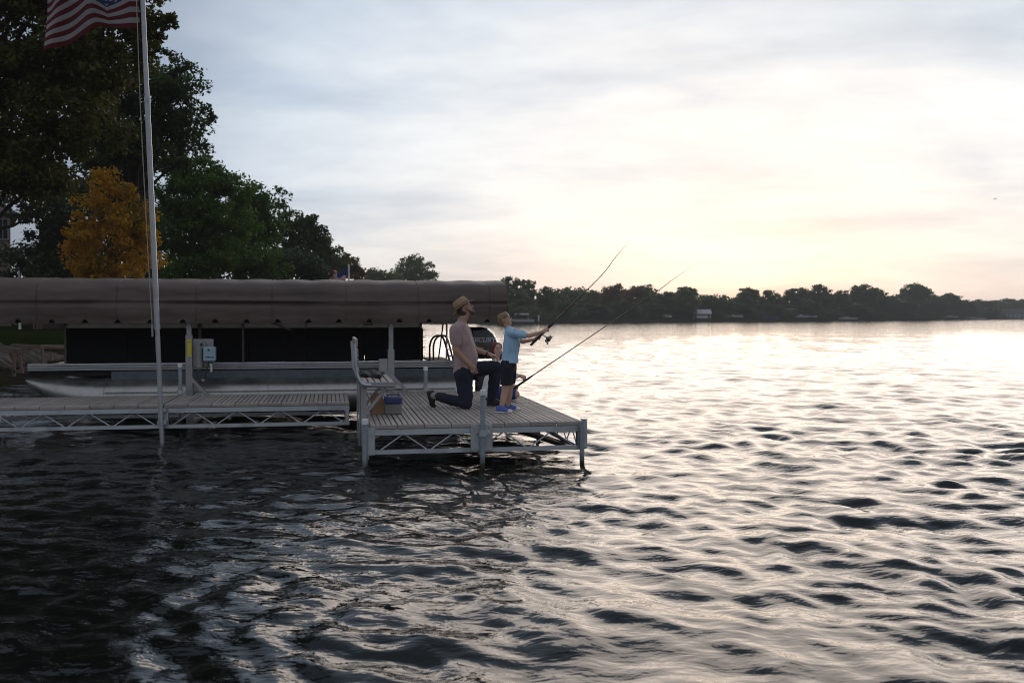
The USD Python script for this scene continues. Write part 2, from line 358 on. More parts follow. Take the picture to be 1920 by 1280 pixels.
flat_mat('beard', (0.10, 0.055, 0.032), 0.8, vary=0.3, scale=80, bump=0.6, bscale=120)
flat_mat('straw', (0.37, 0.25, 0.145), 0.8, vary=0.18, scale=60, bump=0.6, bscale=90)
flat_mat('hat_band', (0.17, 0.11, 0.065), 0.7)
flat_mat('cork_black', (0.02, 0.018, 0.017), 0.7)
flat_mat('rod_brown', (0.045, 0.022, 0.014), 0.3, vary=0.1, coat=0.3)
flat_mat('rod_tip', (0.42, 0.38, 0.34), 0.4)
flat_mat('reel_metal', (0.42, 0.38, 0.34), 0.3, 0.8)
flat_mat('siding_tan', (0.24, 0.17, 0.13), 0.8, vary=0.06)
flat_mat('roof_dark', (0.06, 0.055, 0.055), 0.85, vary=0.2, scale=4, bump=0.3, bscale=10)
flat_mat('boat_carpet', (0.035, 0.034, 0.034), 1.0, spec=0.0)
flat_mat('roof_pale', (0.46, 0.46, 0.47), 0.6, vary=0.06)
flat_mat('paint_white', (0.74, 0.74, 0.74), 0.5, vary=0.04)
flat_mat('wall_grey', (0.28, 0.28, 0.29), 0.8, vary=0.1)
flat_mat('tarp_blue', (0.05, 0.09, 0.26), 0.6, vary=0.1)
flat_mat('bird_dark', (0.03, 0.028, 0.03), 0.8)
flat_mat('bobber_dark', (0.05, 0.03, 0.08), 0.3)
usdkit.material(stage, '/World/Looks/window_glass', {"t": ("transparent_bsdf", {"color": (0.75, 0.8, 0.8)}), "g": ("glossy_bsdf", {"roughness": 0.03, "color": (0.9, 0.9, 0.9)}), "f": ("fresnel", {"IOR": 1.5}), "m": ("mix_closure", {})},
    [("f.fac", "m.fac"), ("t.BSDF", "m.closure1"), ("g.BSDF", "m.closure2")], surface="m.closure")
flat_mat('room_dark', (0.02, 0.018, 0.016), 0.9)

# ---------------------------------------------------------------- the lake
def lake_mesh():
    rng = np.random.default_rng(11)
    RAT = 0.0056
    r = [0.4]
    while r[-1] < 2.6: r.append(r[-1] * 1.06)
    while r[-1] < 1500: r.append(r[-1] * (1 + RAT))
    r = np.array(r)
    front = np.radians(np.linspace(-33, 33, 500))
    rest = np.radians(np.linspace(33, 327, 90)[1:-1])
    th = np.concatenate([front, rest])
    nt = len(th)
    R, T = np.meshgrid(r, th, indexing='ij')
    X, Y = R * np.sin(T), R * np.cos(T)
    Z = np.zeros_like(X)
    spacing = np.maximum(R * RAT, 0.012)
    coarse = np.where((np.arange(nt) >= 500)[None, :], R * 0.06, 0.0)
    spacing = np.maximum(spacing, coarse)
    # sheltered water by the dock and the bank on the left, open lake on the right
    shelter = 1 / (1 + np.exp(-(X + 0.35 - 0.10 * (Y - 8)) / 1.1))
    near_calm = 0.46 + 0.54 * shelter
    slope2 = 0
    gust = 0.45 + 1.0 * np.clip((meshkit.fbm(np.stack([X * .22 + Y * .08, Y * .14 - X * .05, X * 0], -1), 3, 4) - .30) / .4, 0, 1)
    for i in range(120):
        if i < 10: lam = rng.uniform(1.1, 2.6)
        elif i < 40: lam = rng.uniform(0.45, 1.0)
        else: lam = 0.16 * (0.5 / 0.16) ** rng.random()
        main = rng.normal(0, 0.45 if lam > 0.9 else 0.8)
        a = math.radians(214) + main                   # direction of travel, clockwise from north
        kx, ky = math.sin(a), math.cos(a)
        k = 2 * math.pi / lam
        s = 0.032 if lam > 1.05 else (0.040 if lam > 0.45 else 0.040)
        s *= rng.uniform(0.6, 1.3)
        fade = np.clip((lam / spacing - 2.5) / 3.0, 0, 1)
        ph = k * (X * kx + Y * ky) + rng.uniform(0, 6.28)
        # patchiness: each train of waves waxes and wanes over a few metres
        mod = 0.65 + 0.5 * np.sin(X * rng.normal(0, 1.1) / max(lam, .6) + Y * rng.normal(0, .9) / max(lam, .6) + rng.uniform(0, 6.28))
        w = np.sin(ph)
        w = w + 0.22 * np.sin(2 * ph + math.pi / 2) * (lam > 0.5)       # sharper crests
        Z += s / k * w * fade * mod * (gust if lam < 0.5 else 1.0) * ((0.30 + 0.70 * shelter) if lam < 0.34 else near_calm if lam < 1.2 else (0.6 + 0.4 * shelter))
        slope2 += (s * s) / 2
    v = np.stack([X, Y, Z], -1).reshape(-1, 3)
    i, j = np.meshgrid(np.arange(len(r) - 1), np.arange(nt), indexing='ij')
    a, b = i * nt + j, i * nt + (j + 1) % nt
    f = np.stack([a, a + nt, b + nt, b], -1).reshape(-1, 4)[:, ::-1]
    c = len(v)
    v = np.vstack([v, [[0, 0, 0]]])
    f3 = np.vstack([f[:, [0, 1, 2]], f[:, [0, 2, 3]], np.stack([np.full(nt, c), (np.arange(nt) + 1) % nt, np.arange(nt)], -1)])
    return v, f3
usdkit.material(stage, '/World/Looks/water', {
    "g": ("geometry", {}),
    "m1": ("mapping", {"scale": (0.8, 1.5, 1.0), "rotation": (0., 0., 0.65)}),
    "n1": ("noise_texture", {"scale": 5.0, "detail": 3.0, "roughness": 0.55, "distortion": 0.4}),
    "n2": ("noise_texture", {"scale": 0.55, "detail": 3.0, "roughness": 0.6}),
    "b1": ("bump", {"strength": 0.14, "distance": 0.10}),
    "b2": ("bump", {"strength": 0.25, "distance": 0.2}),
    "p": ("principled_bsdf", {"base_color": (0.003, 0.0035, 0.003), "roughness": 0.04, "ior": 1.31, "specular_ior_level": 0.5}),
}, [("g.position", "m1.vector"), ("m1.vector", "n1.vector"), ("m1.vector", "n2.vector"), ("n2.fac", "b2.height"), ("b2.normal", "b1.normal"), ("n1.fac", "b1.height"), ("b1.normal", "p.normal")], surface="p.BSDF")
obj('lake', lake_mesh(), 'water', smooth=True, kind='structure')

# ---------------------------------------------------------------- the land round the lake
SHORE = [(-13, -80), (-13, -10), (-12.8, 12), (-12.5, 20), (-12.4, 27), (-12.4, 36), (-12.6, 48), (-13.6, 70), (-15.3, 90), (-17, 110), (-18.6, 130), (-22, 165), (-22.5, 190), (-18, 206), (-8, 210), (0, 213), (9, 232), (19, 253), (50, 285), (92, 318), (163, 402), (272, 532), (420, 700), (800, 1000)]
_sh = smoothpath([(x, y, 0) for x, y in SHORE], 8)[:, :2]
LAND = Polygon(list(map(tuple, _sh)) + [(800, 1500), (-500, 1500), (-500, -80)])
shapely.prepare(LAND)
_coast = shapely.LineString(_sh)
def inland(x, y):
    p = shapely.points(np.asarray(x, float), np.asarray(y, float))
    d = shapely.distance(p, _coast)
    return np.where(shapely.contains(LAND, p), d, -d)
_D = [-30, -6, -1.5, 0, 1.0, 2.5, 4.5, 9, 20, 40, 90, 200, 500]
_Z = [-4, -1.6, -0.6, 0.0, 0.34, 0.66, 0.84, 0.98, 1.25, 1.7, 3.2, 6, 10]
def ground_z(x, y):
    x, y = np.asarray(x, float), np.asarray(y, float)
    d = inland(x, y)
    z = np.interp(d, _D, _Z)
    p = np.stack([x * .35, y * .35, np.zeros_like(x)], -1)
    return z + (meshkit.fbm(p, 4, 5) - .5) * np.clip(d / 8, 0, 1) * 0.35
def land_mesh():
    xs = np.concatenate([np.arange(-480, -60, 15), np.arange(-60, -30, 3), np.arange(-30, -8, .7), np.arange(-8, 60, 2.5), np.arange(60, 320, 5), np.arange(320, 790, 15)])
    ys = np.concatenate([np.arange(-75, 0, 8), np.arange(0, 60, 1.0), np.arange(60, 200, 3), np.arange(200, 340, 2.0), np.arange(340, 620, 6), np.arange(620, 1490, 25)])
    X, Y = np.meshgrid(xs, ys)
    d = inland(X, Y)
    Z = ground_z(X, Y)
    n = len(xs)
    i, j = np.meshgrid(np.arange(len(ys) - 1), np.arange(n - 1), indexing='ij')
    a = i * n + j
    f = np.stack([a, a + 1, a + n + 1, a + n], -1).reshape(-1, 4)
    keep = (d.ravel()[f] > -25).any(1)
    v = np.stack([X, Y, Z], -1).reshape(-1, 3)
    f = f[keep]
    used, inv = np.unique(f, return_inverse=True)
    return v[used], inv.reshape(-1, 4)
obj('ground', land_mesh(), 'ground', smooth=True, kind='structure')

# ---------------------------------------------------------------- trees
def leaves(rng, centers, per, clump_r, L, W, flat=0.75, droop=0.0):
    n = len(centers) * per
    cid = np.repeat(np.arange(len(centers)), per)
    cr = clump_r * rng.uniform(.65, 1.3, len(centers))
    g = rng.normal(0, 1, (n, 3)); g /= np.linalg.norm(g, axis=1, keepdims=True)
    g *= (rng.random((n, 1)) ** .45)
    g[:, 2] *= flat
    p = np.asarray(centers)[cid] + g * cr[cid][:, None]
    nrm = rng.normal(0, .75, (n, 3)); nrm[:, 2] += .8; nrm += g * .7
    nrm /= np.linalg.norm(nrm, axis=1, keepdims=True)
    a = rng.normal(0, 1, (n, 3)); a[:, 2] -= droop
    a -= nrm * (a * nrm).sum(1, keepdims=True); a /= np.linalg.norm(a, axis=1, keepdims=True)
    b = np.cross(nrm, a)
    s = rng.uniform(.65, 1.25, (n, 1))
    v = np.stack([p - a * L * s / 2, p + b * W * s / 2 - nrm * W * .15, p + a * L * s / 2 - nrm * L * .12, p - b * W * s / 2 - nrm * W * .15], 1).reshape(-1, 3)
    k = np.arange(n)[:, None] * 4
    return v, np.vstack([k + [0, 1, 2], k + [0, 2, 3]])
def in_lobes(rng, lobes, n):
    lobes = np.asarray(lobes, float)
    w = lobes[:, 3] * lobes[:, 4] * lobes[:, 5]; w = w ** .8 / (w ** .8).sum()
    k = rng.choice(len(lobes), n, p=w)
    g = rng.normal(0, 1, (n, 3)); g /= np.linalg.norm(g, axis=1, keepdims=True)
    r = rng.random((n, 1)) ** .38
    return lobes[k, :3] + g * r * lobes[k, 3:]
def wood(rng, h_trunk, r0, tips, n_limbs, lean=(0, 0), top=None):
    mb = MB()
    H = top or h_trunk
    trunk = np.array([[0, 0, -.4], [lean[0] * .2, lean[1] * .2, H * .25], [lean[0] * .5 + rng.normal(0, .1), lean[1] * .5, H * .55], [lean[0] * .8, lean[1] * .8 + rng.normal(0, .1), H * .8], [lean[0], lean[1], H]])
    tp = smoothpath(trunk, 5)
    mb.tube(tp, np.linspace(1, .16, len(tp)) * r0, 9)
    order = rng.choice(len(tips), min(n_limbs, len(tips)), replace=False)
    for i in order:
        tip = tips[i]
        t = np.clip((tip[2] / H) * rng.uniform(.45, .75), .18, .9)
        s = tp[int(t * (len(tp) - 1))]
        d = tip - s
        m1, m2 = s + d * .35 + [0, 0, .10 * np.linalg.norm(d)], s + d * .72 + rng.normal(0, .12, 3) * np.linalg.norm(d) * .4
        q = smoothpath([s, m1, m2, tip], 4)
        mb.tube(q, np.linspace(1, .14, len(q)) * r0 * .36 * (1 - t * .5), 5, cap=False)
    return mb.get()
def tree(name, label, x, y, seed, trunk_h, r0, lobes, n_clump, per, clump_r, L, W, mat, group=None, n_limbs=22, lean=(0, 0), loc=True, flat=.75, cat='tree', sprays=None):
    rng = np.random.default_rng(seed)
    z = float(ground_z(x, y)) if loc else 0.0
    t = thing(name, label, cat, (x, y, z) if loc else (x, y, 0), group=group)
    lobes = np.array(lobes, float)
    if loc: lobes[:, :3] -= [x, y, z]
    c = in_lobes(rng, lobes, n_clump)
    obj('trunk', wood(rng, trunk_h, r0, c, n_limbs, lean), 'bark', t, smooth=True)
    mb = MB().add(*leaves(rng, c, per, clump_r, L, W, flat))
    if sprays:
        lb = np.array(sprays[0], float); lb[:, :3] -= [x, y, z]
        c2 = in_lobes(rng, lb, sprays[1])
        mb.add(*leaves(rng, c2, sprays[2], sprays[3], L * .85, W * .85, flat))
    obj('crown', mb.get(), mat, t)
    if sprays:
        root = t
        for q in c2[::3]:
            k = np.argmin(((c - q) ** 2).sum(1)); obj('branch', tube(smoothpath([c[k], (c[k] + q) / 2 + [0, 0, .12], q], 4), [.035] * 4 + [.02] * 4 + [.008], 5), 'bark', root, smooth=True)
    return t
def lobe(px, py, Y, rx, rz, ry=None):
    """A part of a crown: its middle as seen at depth Y, its half width and half height in photograph pixels."""
    p = at(px, py, Y); m = Y / FPX
    return (*p, rx * m, (ry if ry else rx) * m, rz * m)

tree('maple_tree', 'huge olive-brown maple at the top left behind the large flag', -14.6, 27, 1, 9.5, .26,
     [lobe(60, 60, 27, 170, 150), lobe(205, 95, 26.5, 95, 75), lobe(150, 200, 26.5, 110, 110), lobe(40, 230, 27, 110, 130), lobe(255, 20, 26.5, 50, 34), lobe(10, -90, 27, 230, 110), lobe(200, -60, 27, 120, 70), lobe(95, 300, 26.5, 80, 60), lobe(-140, 160, 27, 160, 260), lobe(20, -260, 27, 210, 130), lobe(150, -240, 27, 130, 120), lobe(300, -140, 26.5, 95, 80), lobe(330, -270, 27, 120, 100), lobe(-220, -120, 27, 170, 200), lobe(40, 330, 26.2, 70, 40), lobe(-70, 330, 26.2, 90, 60), lobe(110, 330, 26.2, 45, 40)],
     1120, 112, .50, .165, .105, 'leaf_olive', n_limbs=70,
     sprays=([lobe(300, 38, 26, 40, 15, 20), lobe(326, 46, 26, 20, 8, 12), lobe(288, 92, 26, 30, 13, 20), lobe(318, 97, 26, 18, 7, 10), lobe(265, 66, 26, 34, 34, 30), lobe(262, 120, 26, 26, 30, 20)], 60, 34, .19))
tree('oak_tree', 'tall dark oak with bare limbs showing, right of the flagpole', -14.4, 38, 2, 9.5, .30,
     [lobe(310, 170, 38, 72, 62), lobe(350, 225, 38, 52, 42), lobe(285, 270, 38, 100, 50), lobe(220, 190, 38, 80, 90), lobe(180, 290, 39, 90, 60), lobe(345, 150, 38, 26, 30), lobe(318, 125, 38, 26, 22)],
     280, 95, .42, .165, .10, 'leaf_oak', n_limbs=80)
tree('shade_tree', 'dark tree with sky gaps in its crown above the tan house corner', -22.5, 50, 3, 9.0, .30,
     [lobe(80, 375, 50, 60, 74), lobe(130, 430, 50, 60, 90), lobe(76, 480, 50, 44, 50), lobe(90, 500, 49, 80, 40)],
     130, 70, .60, .26, .16, 'leaf_dark', n_limbs=50)
tree('backing_tree', 'dark tree filling the gap behind the yellow tree', -20.6, 56, 4, 10.5, .30,
     [lobe(250, 380, 56, 90, 90), lobe(180, 350, 56, 70, 60), lobe(290, 460, 56, 80, 60), lobe(130, 490, 56, 70, 40)],
     150, 70, .66, .28, .17, 'leaf_dark', n_limbs=40)
tree('yellow_tree', 'golden yellow autumn tree behind the boat canopy', -13.6, 34, 5, 4.6, .09,
     [lobe(200, 355, 34, 34, 38), lobe(170, 400, 34, 36, 42), lobe(238, 385, 34, 32, 42), lobe(205, 430, 33.8, 66, 50), lobe(150, 440, 33.8, 30, 40), lobe(262, 425, 34, 30, 40), lobe(155, 500, 33.6, 40, 26), lobe(175, 470, 33.8, 48, 36), lobe(250, 460, 34, 46, 50), lobe(215, 505, 33.8, 75, 28), lobe(290, 475, 34, 18, 26), lobe(232, 345, 34, 14, 16)],
     250, 64, .30, .12, .08, 'leaf_yellow', n_limbs=46)
tree('broad_green_tree', 'broad deep green tree, largest right of the flagpole', -14.2, 45, 6, 7.4, .24,
     [lobe(350, 345, 45, 70, 60), lobe(400, 375, 45, 80, 62), lobe(330, 430, 45, 70, 60), lobe(420, 450, 44.5, 80, 60), lobe(350, 500, 44.5, 80, 40), lobe(335, 315, 45, 34, 32), lobe(440, 355, 45, 34, 28)],
     310, 95, .46, .17, .11, 'leaf_green', n_limbs=40)
tree('leaning_green_tree', 'green tree with a feathery top beside the broad green tree', -14.9, 54, 7, 7.0, .22,
     [lobe(470, 385, 54, 48, 42), lobe(497, 420, 54, 36, 50), lobe(460, 450, 54, 60, 60), lobe(480, 500, 54, 60, 36), lobe(505, 372, 54, 16, 22)],
     210, 70, .50, .22, .14, 'leaf_green', n_limbs=30)
tree('slim_tree', 'slim grey-green tree rising behind the feathery green tree', -15.6, 70, 8, 8.8, .18,
     [lobe(523, 372, 70, 13, 24), lobe(545, 430, 70, 38, 34), lobe(575, 425, 70, 26, 28), lobe(590, 460, 70, 36, 36), lobe(560, 490, 70, 60, 34)],
     170, 55, .52, .27, .17, 'leaf_oak', n_limbs=24)
tree('round_bush_tree', 'rounded blue-green tree low against the canopy edge', -13.9, 61, 9, 3.4, .14,
     [lobe(545, 500, 61, 54, 34), lobe(505, 505, 61, 34, 26), lobe(590, 508, 61, 30, 26)],
     120, 60, .46, .22, .14, 'leaf_grey', n_limbs=16)
tree('sloping_tree', 'dark tree where the left treeline drops towards the small flag', -17.4, 92, 10, 5.6, .2,
     [lobe(610, 475, 92, 26, 34), lobe(628, 492, 92, 22, 28), lobe(600, 505, 92, 36, 24)],
     90, 50, .6, .34, .22, 'leaf_oak', n_limbs=12)
tree('rusty_tree', 'small rust-tinged tree behind the small flag', -19.2, 112, 12, 4.5, .16,
     [lobe(652, 492, 112, 17, 16), lobe(640, 505, 112, 20, 16), lobe(668, 512, 112, 14, 12)],
     60, 45, .6, .36, .24, 'leaf_rust', n_limbs=10)
tree('low_far_tree', 'low grey-green clump left of the lone round tree', -26.5, 196, 13, 3.6, .2,
     [lobe(712, 517, 196, 28, 12), lobe(690, 522, 196, 16, 8), lobe(735, 520, 196, 16, 10)],
     70, 40, .9, .5, .34, 'leaf_far', n_limbs=8)
tree('lone_round_tree', 'lone round-headed tree above the canopy, left of the man', -22.5, 222, 14, 9, .32,
     [lobe(778, 500, 222, 34, 22), lobe(760, 515, 222, 26, 20), lobe(797, 512, 222, 26, 20), lobe(775, 540, 222, 36, 30)],
     170, 45, 1.0, .55, .36, 'leaf_far', n_limbs=16)

# ---------------------------------------------------------------- the dock: u runs along its front edge, v away from the camera
DA = math.radians(10.3)
DOCK_O = np.array([-1.570, 10.98, 0.0])
DECK = 0.494
def D(u, v, z=0.0):
    return DOCK_O + np.array([u * math.cos(DA) - v * math.sin(DA), u * math.sin(DA) + v * math.cos(DA), z])
def uv_of(p):
    d = np.asarray(p)[:2] - DOCK_O[:2]
    return np.array([d[0] * math.cos(DA) + d[1] * math.sin(DA), -d[0] * math.sin(DA) + d[1] * math.cos(DA)])
rd = random.Random(4)

def deck_panel(w, L):
    """Moulded dock panel: five slats with open slots, cross ribs and a closed nose at each end. Origin at its front-left corner, top at z = 0."""
    mb, slats = MB(), []
    n, gap = 5, 0.012
    sw = (w - 0.006 - n * gap) / n
    for i in range(n):
        x = 0.003 + gap / 2 + i * (sw + gap) + sw / 2
        slats.append(bx((x, L / 2, -0.011 + rd.uniform(-.0008, .0008)), (sw, L - .058, 0.022), bevel=0.004))
    for y in np.arange(0.15, L - 0.05, 0.15):
        mb.box((w / 2, y, -0.028), (w - .008, 0.016, 0.026))
    for y in (0.014, L - 0.014):
        mb.box((w / 2, y, -0.0265), (w - .005, 0.028, 0.047), bevel=0.006)
    return mb.get(), slats
def truss(t, p0, p1, tag_, n, z0=0.165, z1=0.44, rod=0.009, mat='aluminium'):
    """Side truss between two plan points of the section: two rails, two end posts and zigzag rods, each a part."""
    p0, p1 = np.array(p0, float), np.array(p1, float)
    d = (p1 - p0) / np.linalg.norm(p1 - p0)
    a3 = lambda q, z: (q[0], q[1], z)
    obj('top_rail', bar(a3(p0, z1 - .032), a3(p1, z1 - .032), .045, .064), mat, t)
    obj('bottom_rail', bar(a3(p0, z0 + .024), a3(p1, z0 + .024), .045, .048), mat, t)
    for q in (p0 + d * .03, p1 - d * .03):
        obj('end_post', bar(a3(q, z0 + .049), a3(q, z1 - .065), .048, .05, up=(d[0], d[1], 0)), mat, t)
    L = np.linalg.norm(p1 - p0) - .16
    s = L / n
    for k in range(n):
        b0, tp, b1 = p0 + d * (.09 + k * s + .03), p0 + d * (.09 + k * s + s / 2), p0 + d * (.09 + (k + 1) * s - .03)
        for e, o in ((b0, -.012), (b1, .012)):
            obj('truss_rod', tube([a3(e, z0 + .047), a3(tp + d * o, z1 - .063)], rod, 6), mat, t)
def pipe(t, u, v, top, cap=True, clamp=None, bottom=-0.9, r=.030):
    p = obj('leg_pipe', tube([(u + rd.uniform(-.02, .02), v + rd.uniform(-.015, .015), bottom), (u, v, top)], r, 12), 'pipe_grey', t, smooth=40)
    if cap: obj('pipe_cap', tube([(u, v, top - .05), (u, v, top + .002), (u, v, top + .012)], [r * 1.22, r * 1.22, r * 1.0], 12), 'pvc_white', p, smooth=40)
    if clamp is not None:
        mb = MB(); mb.tube([(u, v, clamp), (u, v, clamp + .07)], r * 1.65, 10); mb.box((u + .05, v - .01, clamp + .035), (.05, .035, .05), bevel=.006)
        obj('pipe_clamp', mb.get(), 'galvanised', p, smooth=40)
    return p
SEC = 2.42
def section(label, u0, v0, width, depth, n_panels, truss_sides, group):
    t = thing('dock_section', label, 'dock section', D(u0, v0), DA, group)
    w = width / n_panels
    for i in range(n_panels):
        (pv, pf), slats = deck_panel(w, depth)
        off = np.array([i * w, 0, DECK + rd.uniform(-.0015, .0015)])
        pn = obj('deck_panel', (pv + off, pf), 'deck_resin', t, smooth=30)
        for sv, sf in slats: obj('slat', (sv + off, sf), 'deck_resin', pn)
    for s in truss_sides:
        if s == 'front': truss(t, (0, .028), (width, .028), s, 4)
        if s == 'back': truss(t, (0, depth - .028), (width, depth - .028), s, 4)
        if s == 'left': truss(t, (.028, .06), (.028, depth - .06), s, max(2, round(depth / .6)))
        if s == 'right': truss(t, (width - .028, .06), (width - .028, depth - .06), s, max(2, round(depth / .6)))
    for k in range(1, 4):
        obj('cross_beam', bar((width * k / 4, .06, DECK - .075), (width * k / 4, depth - .06, DECK - .075), .04, .05), 'aluminium_dull', t)
    return t
platform = section('near half of the square fishing platform, with the bolted plate on its front', 0, 0, SEC, 2.40, 8, ('front', 'left', 'right', 'back'), None)
# front fittings of the near half
pl = obj('joint_plate', bx((1.245, -.012, .328), (.25, .012, .315), bevel=.003), 'galvanised', platform)
for k, (bu, bz) in enumerate([(1.165, .455), (1.335, .455), (1.148, .20), (1.345, .20), (1.195, .40), (1.195, .205), (1.315, .395)]):
    obj('bolt', tube([(bu, -.016, bz), (bu, -.036, bz)], .014, 6), 'bolt_steel', pl)
pipe(platform, 1.255, -.065, .862, clamp=.35)
pipe(platform, -.055, -.03, .556)
obj('corner_plate', bx((.010, -.010, .31), (.085, .014, .30), bevel=.003), 'galvanised', platform)
obj('corner_plate', bx((-.012, .25, .22), (.012, .20, .26), bevel=.003), 'galvanised', platform)
br = obj('corner_bracket', bx((SEC + .012, -.02, .345), (.062, .075, .33), bevel=.012), 'galvanised', platform)
obj('bracket_cap', bx((SEC + .012, -.02, .516), (.072, .085, .012), bevel=.004), 'galvanised', br)
pipe(platform, SEC - .02, -.055, .49, cap=False, r=.028)
pipe(platform, SEC - .035, 2.34, .46, cap=False)
far_half = section('far half of the fishing platform, the part next to the pontoon boat', 0, 2.41, SEC, 2.30, 8, ('right', 'back'), None)
pipe(far_half, 1.06, 2.34, .88, clamp=.50)
pipe(far_half, SEC - .04, 2.25, .46, cap=False)
walk_r = section('walkway section between the flagpole and the fishing platform', -.17 - 2.50, 3.10, 2.50, 1.58, 8, ('front', 'back', 'right'), 'narrow walkway sections leading to the shore')
walk_l = section('walkway section left of the flagpole, cut by the left edge of the photo', -.17 - 5.02, 3.10, 2.50, 1.58, 8, ('front', 'back'), 'narrow walkway sections leading to the shore')
walk_s = section('last walkway section towards the shore, out past the left edge', -.17 - 7.54, 3.10, 2.50, 1.58, 8, ('front', 'back'), 'narrow walkway sections leading to the shore')
pipe(walk_r, -.02, 1.66, .965, clamp=.50)
pipe(walk_s, 0.05, 1.66, .9, clamp=.50)

# plank under the platform
tag_p = thing('plank', 'dark brown plank slanting down into the water under the platform', 'plank', D(1.75, 1.15, 0), DA)
obj('board', bar((-.35, .25, .42), (.72, -.45, .10), .16, .045), 'dark_wood', tag_p)
obj('cleat', bar((-.30, .14, .42), (-.24, .30, .42), .03, .03), 'dark_wood', tag_p)

# ---------------------------------------------------------------- bench on the platform's left edge
bench = thing('bench', 'aluminium bench with a slatted back on the platform\'s left edge', 'bench', D(0, 0), DA)
SZ = .925
for i in range(5):
    obj('seat_slat', bx((-.035 + i * .075, 1.20, SZ), (.062, 1.50, .026), bevel=.006), 'deck_resin', bench)
for v in (.50, 1.25, 1.90):
    obj('seat_frame', bx((.12, v, SZ - .033), (.37, .045, .04), bevel=.004), 'lift_grey', bench)
obj('seat_edge', bx((.12, .436, SZ - .012), (.39, .02, .055), bevel=.004), 'lift_grey', bench)
lean = np.array([-.02, 0, .42])
for i in range(4):
    c = np.array([-.115, 0, 1.02]) + lean * (.04 + .28 * i)
    obj('back_slat', bar(c + [0, .45, 0], c + [0, 1.95, 0], .030, .085, up=lean), 'deck_resin', bench)
for v in (.425, .50, 1.25, 1.90):
    q = smoothpath([(.03, v, SZ - .02), (-.07, v, SZ - .005), (-.118, v, SZ + .07), (-.138, v, 1.07), (-.155, v, 1.375)], 6)
    obj('back_frame', tube(q, .021, 6), 'aluminium', bench, smooth=40)
for v in (.52, 1.28):
    lg = obj('leg', bx((-.055, v, .55), (.075, .058, .71), bevel=.006), 'lift_grey', bench)
    obj('leg_flange', bx((-.105, v, .55), (.012, .085, .70), bevel=.003), 'lift_grey', lg)
    obj('brace', bar((.21, v, SZ - .06), (-.01, v, .60), .03, .035), 'lift_grey', bench)

def rumple(v, amp, freq, seed):
    return v + (np.stack([meshkit.fbm(v * freq + 7.3 * k, 3, seed + k) for k in range(3)], -1) - .5) * 2 * amp
# dark cloth on the seat
m = trimesh.creation.icosphere(4)
v = np.array(m.vertices) * [.17, .26, .045]
v = rumple(v, .045, 9, 3); v[:, 2] = np.maximum(v[:, 2], -.012)
jk = thing('jacket', 'crumpled black jacket lying on the bench seat', 'jacket', D(.06, 1.62, SZ + .026), DA)
obj('folds', (v, m.faces), 'black_cloth', jk, smooth=True)
obj('sleeve', tube(smoothpath([(.05, -.2, .01), (.10, -.30, .012), (.06, -.42, .012), (.11, -.50, .010)], 6), [.03] * 18 + [.022], 8), 'black_cloth', jk, smooth=True)

# paper bag and tackle box
p_ = on_plane(707, 777, DECK)
bag = thing('paper_bag', 'crumpled brown paper bag beside the blue-lidded tackle box', 'bag', p_ + [0, .05, .002], DA + .1)
prof = []
mb = MB()
rows = [(0, .075, .05), (.08, .078, .05), (.16, .072, .042), (.22, .062, .030), (.255, .055, .020)]
ring = np.array([(-1, -1), (-.4, -1.05), (.3, -.97), (1, -1), (1.03, 0), (1, 1), (.3, 1.02), (-.4, .96), (-1, 1), (-1.03, 0)])
vv = np.concatenate([np.stack([ring[:, 0] * a, ring[:, 1] * b, np.full(len(ring), z)], -1) for z, a, b in rows])
vv = rumple(vv, .010, 22, 9); vv[:, 2] = np.where(np.arange(len(vv)) < len(ring), .0, vv[:, 2])
n_ = len(ring); ff = []
for i in range(len(rows) - 1):
    for k in range(n_):
        a, b = i * n_ + k, i * n_ + (k + 1) % n_
        ff += [[a, b, b + n_], [a, b + n_, a + n_]]
m = trimesh.Trimesh(vv, ff, process=False).subdivide()
obj('body', (rumple(np.array(m.vertices), .006, 40, 5), m.faces), 'paper_brown', bag)
obj('handle', tube(smoothpath([(-.03, 0, .24), (-.03, 0, .285), (0, 0, .30), (.03, 0, .285), (.03, 0, .24)], 5), .005, 6), 'paper_brown', bag)
p_ = on_plane(735, 777, DECK)
tb = thing('tackle_box', 'small cooler box with a dark blue lid and grey base', 'cooler', p_ + [0, .09, .002], DA)
obj('base', bx((0, 0, .062), (.205, .17, .124), bevel=.010), 'cooler_grey', tb)
lid = obj('lid', bx((0, 0, .168), (.215, .18, .084), bevel=.018), 'cooler_blue', tb)
obj('handle', tube(smoothpath([(-.07, 0, .205), (-.06, 0, .232), (0, 0, .238), (.06, 0, .232), (.07, 0, .205)], 5), .008, 6), 'cooler_blue', lid, smooth=40)
obj('latch', bx((.112, 0, .135), (.012, .04, .05), bevel=.003), 'cooler_blue', tb)

